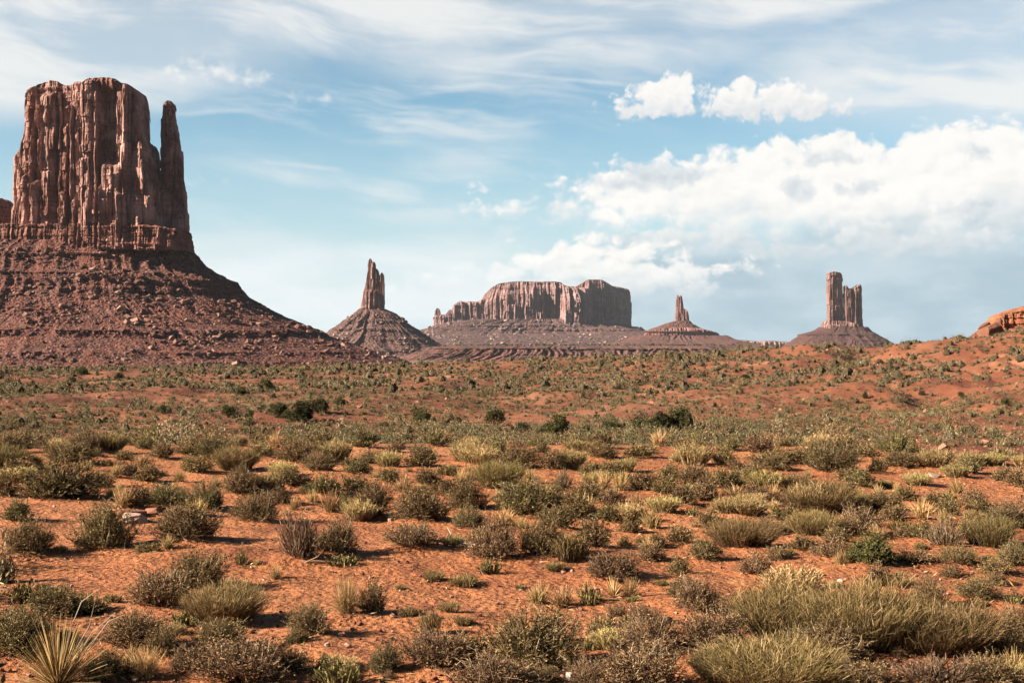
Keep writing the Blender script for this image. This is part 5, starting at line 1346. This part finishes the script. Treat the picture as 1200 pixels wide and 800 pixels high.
# ------------------------------------------------------------------ the leaning boulder and the ledges of the right-hand rise
def right_rise():
    D = 300.0; u = D / F
    st = cliff_mat('boulder_stone', 0.06, (0.097, 0.037, 0.020), (0.046, 0.016, 0.010), (0.105, 0.035, 0.016), (0.118, 0.054, 0.034), 0.5)
    ld = cliff_mat('ledge_stone', 0.08, (0.152, 0.047, 0.022), (0.057, 0.019, 0.010), (0.170, 0.052, 0.021), (0.190, 0.084, 0.044), 0.95)
    def base(px, D):
        return float(wx(px, D)), D, float(terrain(np.array([wx(px, D)]), np.array([D]))[0])
    # boulder: cut by the planes of its outline and by a sloping front face
    Db = 386.0; ub = Db / F
    poly = np.array([(1145, 390), (1150, 386), (1159, 381.5), (1168, 377.5), (1173, 382), (1177, 388), (1176, 394), (1168, 402.5), (1158.5, 406), (1150, 398)], float)
    PX_ = (poly[:, 0] - 1161) * ub; PZ_ = (392 - poly[:, 1]) * ub
    me = rough_block('boulder', (2, 2, 2), 12, st, cuts=0, rough=0.0)
    V = np.empty(len(me.vertices) * 3); me.vertices.foreach_get('co', V); V = V.reshape(-1, 3) * np.array([22, 13, 22]) * ub
    planes = []
    for q in range(len(poly)):
        x0, z0, x1, z1 = PX_[q], PZ_[q], PX_[(q + 1) % len(poly)], PZ_[(q + 1) % len(poly)]
        nn = np.array([-(z1 - z0), 0.0, (x1 - x0)]); nn /= np.linalg.norm(nn)
        planes.append((nn, nn[0] * x0 + nn[2] * z0))
    for nn, dd in (((0.36, -0.92, -0.10), 7.0), ((-0.82, -0.55, 0.12), 10.2), ((0.05, -0.75, 0.66), 11.0), ((0.2, 0.95, 0.2), 9)):
        nn = np.array(nn); planes.append((nn / np.linalg.norm(nn), dd * ub))
    for _ in range(14):
        for nn, dd in planes: V = V - np.clip(V @ nn - dd, 0, None)[:, None] * nn
    V = V * (1 + 0.025 * fbm(V[:, 0] / 1.1, V[:, 1] / 1.1, V[:, 2] / 1.1, oct=4, seed=9)[:, None])
    me.vertices.foreach_set('co', V.ravel()); me.update()
    o = obj('boulder', me, None, (float(wx(1161, Db)), Db, float(wz(392, Db))))
    tag(o, 'big angular red boulder leaning on the slope at the right edge', 'boulder')
    k = 0
    for (px, py, w, h, rt, Dd, l) in [(1153, 383, 16, 5, -30, 396, 'thin tilted slab leaning on the left shoulder of the big boulder'), (1142, 394, 9, 4, -30, 398, 'small tilted slab left of the big boulder'),
                                      (1171, 377, 8, 5, -12, 402, 'blocky stone perched behind the top of the big boulder'), (1017, 419, 12, 5, 0, 395, 'low rounded red rock on the crest left of the boulder'), (1108, 404, 8, 4, 5, 400, 'small red rock on the crest near the boulder'),
                                      (1180, 392, 6, 5, 10, 380, 'small pale stone right of the big boulder'), (1188, 387, 9, 4, -20, 384, 'pale slab lying below the layered ledge')]:
        k += 1
        U = Dd / F
        o = obj('rock', rough_block('rock', (w * U, 8 * U, h * U * 1.2), 50 + k, st, cuts=7, rough=0.05), None, (float(wx(px, Dd)), Dd, float(wz(py, Dd))))
        o.rotation_euler = (0, R(rt), 0.3 * k)
        tag(o, l, 'rock', 'rocks on the right-hand rise')
    Dl = 412.0
    o = tower('rock_ledge', Dl, [(367, 1158, 1235), (376, 1155, 1240), (384, 1153, 1245), (398, 1146, 1255)], [(1146, 395), (1152, 389), (1159, 382), (1166, 376), (1171, 369.5), (1176, 368), (1182, 366.4), (1188, 364), (1196, 362.2), (1210, 358), (1235, 352), (1245, 352)], [ld], depth=(16, 30), n=2.8, NU=420, NV=90, seed=44,
              npil=9, pil=(2, 6, 0.8, 2.4), strata=(26, 20), jag=0.8, amp=0.6, bevel=1.0, colw=11)
    tag(o, 'layered red rock ledge cut by the right edge, above the boulder', 'ledge')
right_rise()

# ------------------------------------------------------------------ what nobody could count
def stuff():
    rng = np.random.default_rng(91)
    # brush of the middle distance
    def brush(x, y, W, kind, nl, lmin, lmax, shade_core=1.0):
        n = len(x); M = n * nl
        H = W * rng.uniform(0.40, 0.66, n)
        z = terrain(x, y)
        dv = unit_dirs(M, rng, 0.2, 0.0)
        rr = rng.random(M) ** 0.3
        lump = 1 + 0.35 * np.sin(np.arctan2(dv[:, 1], dv[:, 0]) * 3 + np.repeat(rng.uniform(0, 6.28, n), nl))
        c = np.repeat(np.stack([x, y, z], 1), nl, 0)
        Wr, Hr = np.repeat(W, nl), np.repeat(H, nl)
        P = c + dv * (rr * lump)[:, None] * np.stack([Wr * 0.5, Wr * 0.5, Hr * 0.95], 1)
        L = rng.uniform(lmin, lmax, M) * np.sqrt(Wr)
        s.leaves(P, dv + np.array([0, 0, 0.7]) + rng.normal(0, 0.5, (M, 3)), L, L * 0.38, rng, 0)
        mi.append(np.repeat(kind, nl))
        # an added lumpy core in each, coloured as its inner shade; casts as one plant
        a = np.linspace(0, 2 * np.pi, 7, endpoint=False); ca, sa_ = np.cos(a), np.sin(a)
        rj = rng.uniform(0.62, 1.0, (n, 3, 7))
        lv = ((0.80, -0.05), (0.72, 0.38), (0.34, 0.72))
        V = np.stack([np.stack([x[:, None] + W[:, None] * 0.5 * shade_core * r_ * rj[:, q] * ca, y[:, None] + W[:, None] * 0.5 * shade_core * r_ * rj[:, q] * sa_, z[:, None] + H[:, None] * shade_core * h_ * rng.uniform(0.85, 1.12, (n, 7))], -1) for q, (r_, h_) in enumerate(lv)], 1)
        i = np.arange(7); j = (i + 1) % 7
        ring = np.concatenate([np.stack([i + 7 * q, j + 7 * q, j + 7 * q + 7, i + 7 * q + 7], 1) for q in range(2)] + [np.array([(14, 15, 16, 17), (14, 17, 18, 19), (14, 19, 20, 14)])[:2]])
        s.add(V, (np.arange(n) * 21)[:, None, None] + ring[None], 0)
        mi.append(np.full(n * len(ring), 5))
    s = Soup(); mi = []
    N = 42000
    d = np.where(rng.random(N) < 0.5, 1 / rng.uniform(1 / 480.0, 1 / 118.0, N), rng.uniform(190, 470, N))
    px = rng.uniform(-520, 1720, N)
    x = (px - 600) / F * d; y = d
    dens = fbm(x / 16, y / 34, oct=3, seed=61)
    keep = rng.random(N) < np.clip(0.66 + 0.9 * dens, 0.16, 1.0)
    x, y = x[keep], y[keep]; n = len(x)
    near = y < 215
    xn, yn = x[near], y[near]; x, y = x[~near], y[~near]; n = len(xn)
    brush(xn, yn, np.clip(0.5 + 0.5 * rng.pareto(2.6, n), 0, 2.2), rng.choice(5, n, p=[0.40, 0.22, 0.18, 0.12, 0.08]), 150, 0.065, 0.15, 0.66)
    n = len(x)
    brush(x, y, np.clip(0.55 + 0.5 * rng.pareto(2.6, n), 0, 2.4) * np.interp(y, [120, 460], [1.0, 1.55]), rng.choice(5, n, p=[0.34, 0.18, 0.18, 0.18, 0.12]), 50, 0.13, 0.26, 0.98)
    d = 1 / rng.uniform(1 / 150.0, 1 / 104.0, 1500); px = rng.uniform(-120, 1000, 1500)      # the low grey flat below the junipers
    px = np.where(rng.random(1500) < 0.7, rng.uniform(330, 900, 1500), px)
    brush((px - 600) / F * d, d, rng.uniform(0.6, 1.3, 1500), rng.choice(4, 1500, p=[0.72, 0.14, 0.08, 0.06]), 120, 0.08, 0.18, 0.55)
    d = rng.uniform(33.5, 62, 240); px = rng.uniform(-520, 1720, 240)                        # just over the edge of the near terrace
    brush((px - 600) / F * d, d, rng.uniform(0.6, 1.2, 240), rng.choice(4, 240, p=[0.5, 0.25, 0.15, 0.10]), 900, 0.035, 0.085, 0.4)
    d = np.sqrt(rng.uniform(6.5 ** 2, 33.5 ** 2, 520)); a = rng.uniform(20.6, 60, 520) * rng.choice([-1, 1], 520)      # the same brush to either side of the picture
    d = np.maximum(d, 7.5)
    ang = np.radians(a); xo, yo = d * np.sin(ang), d * np.cos(ang)
    brush(xo, yo, rng.uniform(0.4, 1.3, 520), rng.choice(4, 520, p=[0.5, 0.25, 0.15, 0.10]), 800, 0.03, 0.075, 0.45)
    me = mesh_from('distant_brush', np.concatenate(s.v), np.concatenate(s.q), mats=[M_FAR, M_BROWN, M_OLIVE, M_FARPALE, M_JUN, M_SHADE_CORE], mat_q=np.concatenate(mi))
    tag(obj('distant_brush', me), kind='stuff')
    # gravel and plant litter of the near sand
    N = 38000
    d = np.exp(rng.uniform(math.log(5.5), math.log(34), N)); px = rng.uniform(-420, 1620, N)
    x = (px - 600) / F * d; y = d
    keep = (fbm(x / 1.6, y / 1.6, oct=3, seed=71) + rng.uniform(-0.5, 0.5, N)) > -0.12
    x, y = x[keep], y[keep]
    z = terrain(x, y)
    for (mx, my, r, h) in MOUNDS: z = z + h * np.exp(-1.6 * ((x - mx) ** 2 + (y - my) ** 2) / (r * r))
    size = np.clip(0.011 * (rng.pareto(2.4, len(x)) + 0.8), 0, 0.05)
    o = stones('gravel', np.stack([x, y, z], 1), size, rng, [stone_mat('gravel_stone', (0.076, 0.025, 0.014), (0.146, 0.053, 0.028), (0.262, 0.149, 0.104))], boxy=0.45, flat=0.7, sink=0.12)
    tag(o, kind='stuff')
    N = 9000
    src = np.array([(p[3], p[4], p[5]) for p in placed])
    k = rng.integers(0, len(src), N)
    a = rng.uniform(0, 6.28, N); r = src[k, 2] * (0.35 + 0.45 * np.abs(rng.normal(0, 1, N)))
    x = src[k, 0] + r * np.cos(a); y = src[k, 1] + r * np.sin(a)
    z = terrain(x, y)
    for (mx, my, rr_, h) in MOUNDS: z = z + h * np.exp(-1.6 * ((x - mx) ** 2 + (y - my) ** 2) / (rr_ * rr_))
    s = Soup()
    dv = rng.normal(size=(N, 3)) * np.array([1, 1, 0.25])
    s.leaves(np.stack([x, y, z + 0.006], 1), dv, rng.uniform(0.02, 0.10, N), rng.uniform(0.006, 0.014, N), rng, 0)
    me = mesh_from('plant_litter', np.concatenate(s.v), np.concatenate(s.q), mats=[M_TWIG, M_STRAW], mat_q=(rng.random(N) < 0.4).astype(int))
    tag(obj('plant_litter', me), kind='stuff')
    # stones lying about the middle distance
    N = 5000
    d = 1 / rng.uniform(1 / 450.0, 1 / 105.0, N); px = rng.uniform(-120, 1330, N)
    x = (px - 600) / F * d; y = d
    w = fbm(x / 12, y / 24, oct=2, seed=81) + 0.25 * (px > 950)
    keep = w > rng.uniform(-0.1, 0.5, N)
    x, y = x[keep], y[keep]
    o = stones('scattered_stones', np.stack([x, y, terrain(x, y)], 1), np.clip(0.14 * (rng.pareto(2.2, len(x)) + 0.8), 0, 0.9), rng, [stone_mat('scattered_stone', (0.100, 0.033, 0.017), (0.166, 0.066, 0.038), (0.241, 0.123, 0.079))])
    tag(o, kind='stuff')
    # dark scrub dotted over the far pediments
    N = 2600
    d = rng.uniform(1900, 5900, N); px = rng.uniform(430, 1000, N)
    x = (px - 600) / F * d; y = d
    dg = bpy.context.evaluated_depsgraph_get()
    P = []
    for xx, yy in zip(x, y):
        ok, loc, nrm, idx, ob, _m = SC.ray_cast(dg, Vector((xx, yy, 900)), Vector((0, 0, -1)))
        if ok and nrm.z > 0.8 and loc.z < 30: P.append(loc)
    P = np.array(P); n = len(P); nl = 7
    s = Soup(); dv = unit_dirs(n * nl, rng)
    sz = np.repeat(rng.uniform(2.0, 5.5, n), nl)
    s.leaves(np.repeat(P, nl, 0) + dv * sz[:, None] * 0.3, dv + np.array([0, 0, .5]), sz * 0.8, sz * 0.6, rng, 0)
    tag(obj('far_scrub', s.build('far_scrub', [M_JUN])), kind='stuff')
stuff()

# ------------------------------------------------------------------ the air between
def haze():
    x, y0, y1, z0, z1 = 9400.0, -9400.0, 9400.0, -130.0, 420.0
    V = np.array([(a, b, c) for c in (z0, z1) for b in (y0, y1) for a in (-x, x)])
    Q = [(0, 2, 3, 1), (4, 5, 7, 6), (0, 1, 5, 4), (2, 6, 7, 3), (0, 4, 6, 2), (1, 3, 7, 5)]
    m = bpy.data.materials.new('haze')
    m.use_nodes = True
    k = NT(m.node_tree)
    pv = k.new('ShaderNodeVolumePrincipled')
    pv.inputs['Color'].default_value = (0.80, 0.86, 0.95, 1)
    pv.inputs['Density'].default_value = HAZE_DENSITY
    pv.inputs['Anisotropy'].default_value = 0.0
    o = k.new('ShaderNodeOutputMaterial')
    k.t.links.new(pv.outputs[0], o.inputs['Volume'])
    tag(obj('haze', mesh_from('haze', V, Q, mats=[m])), kind='stuff')
haze()
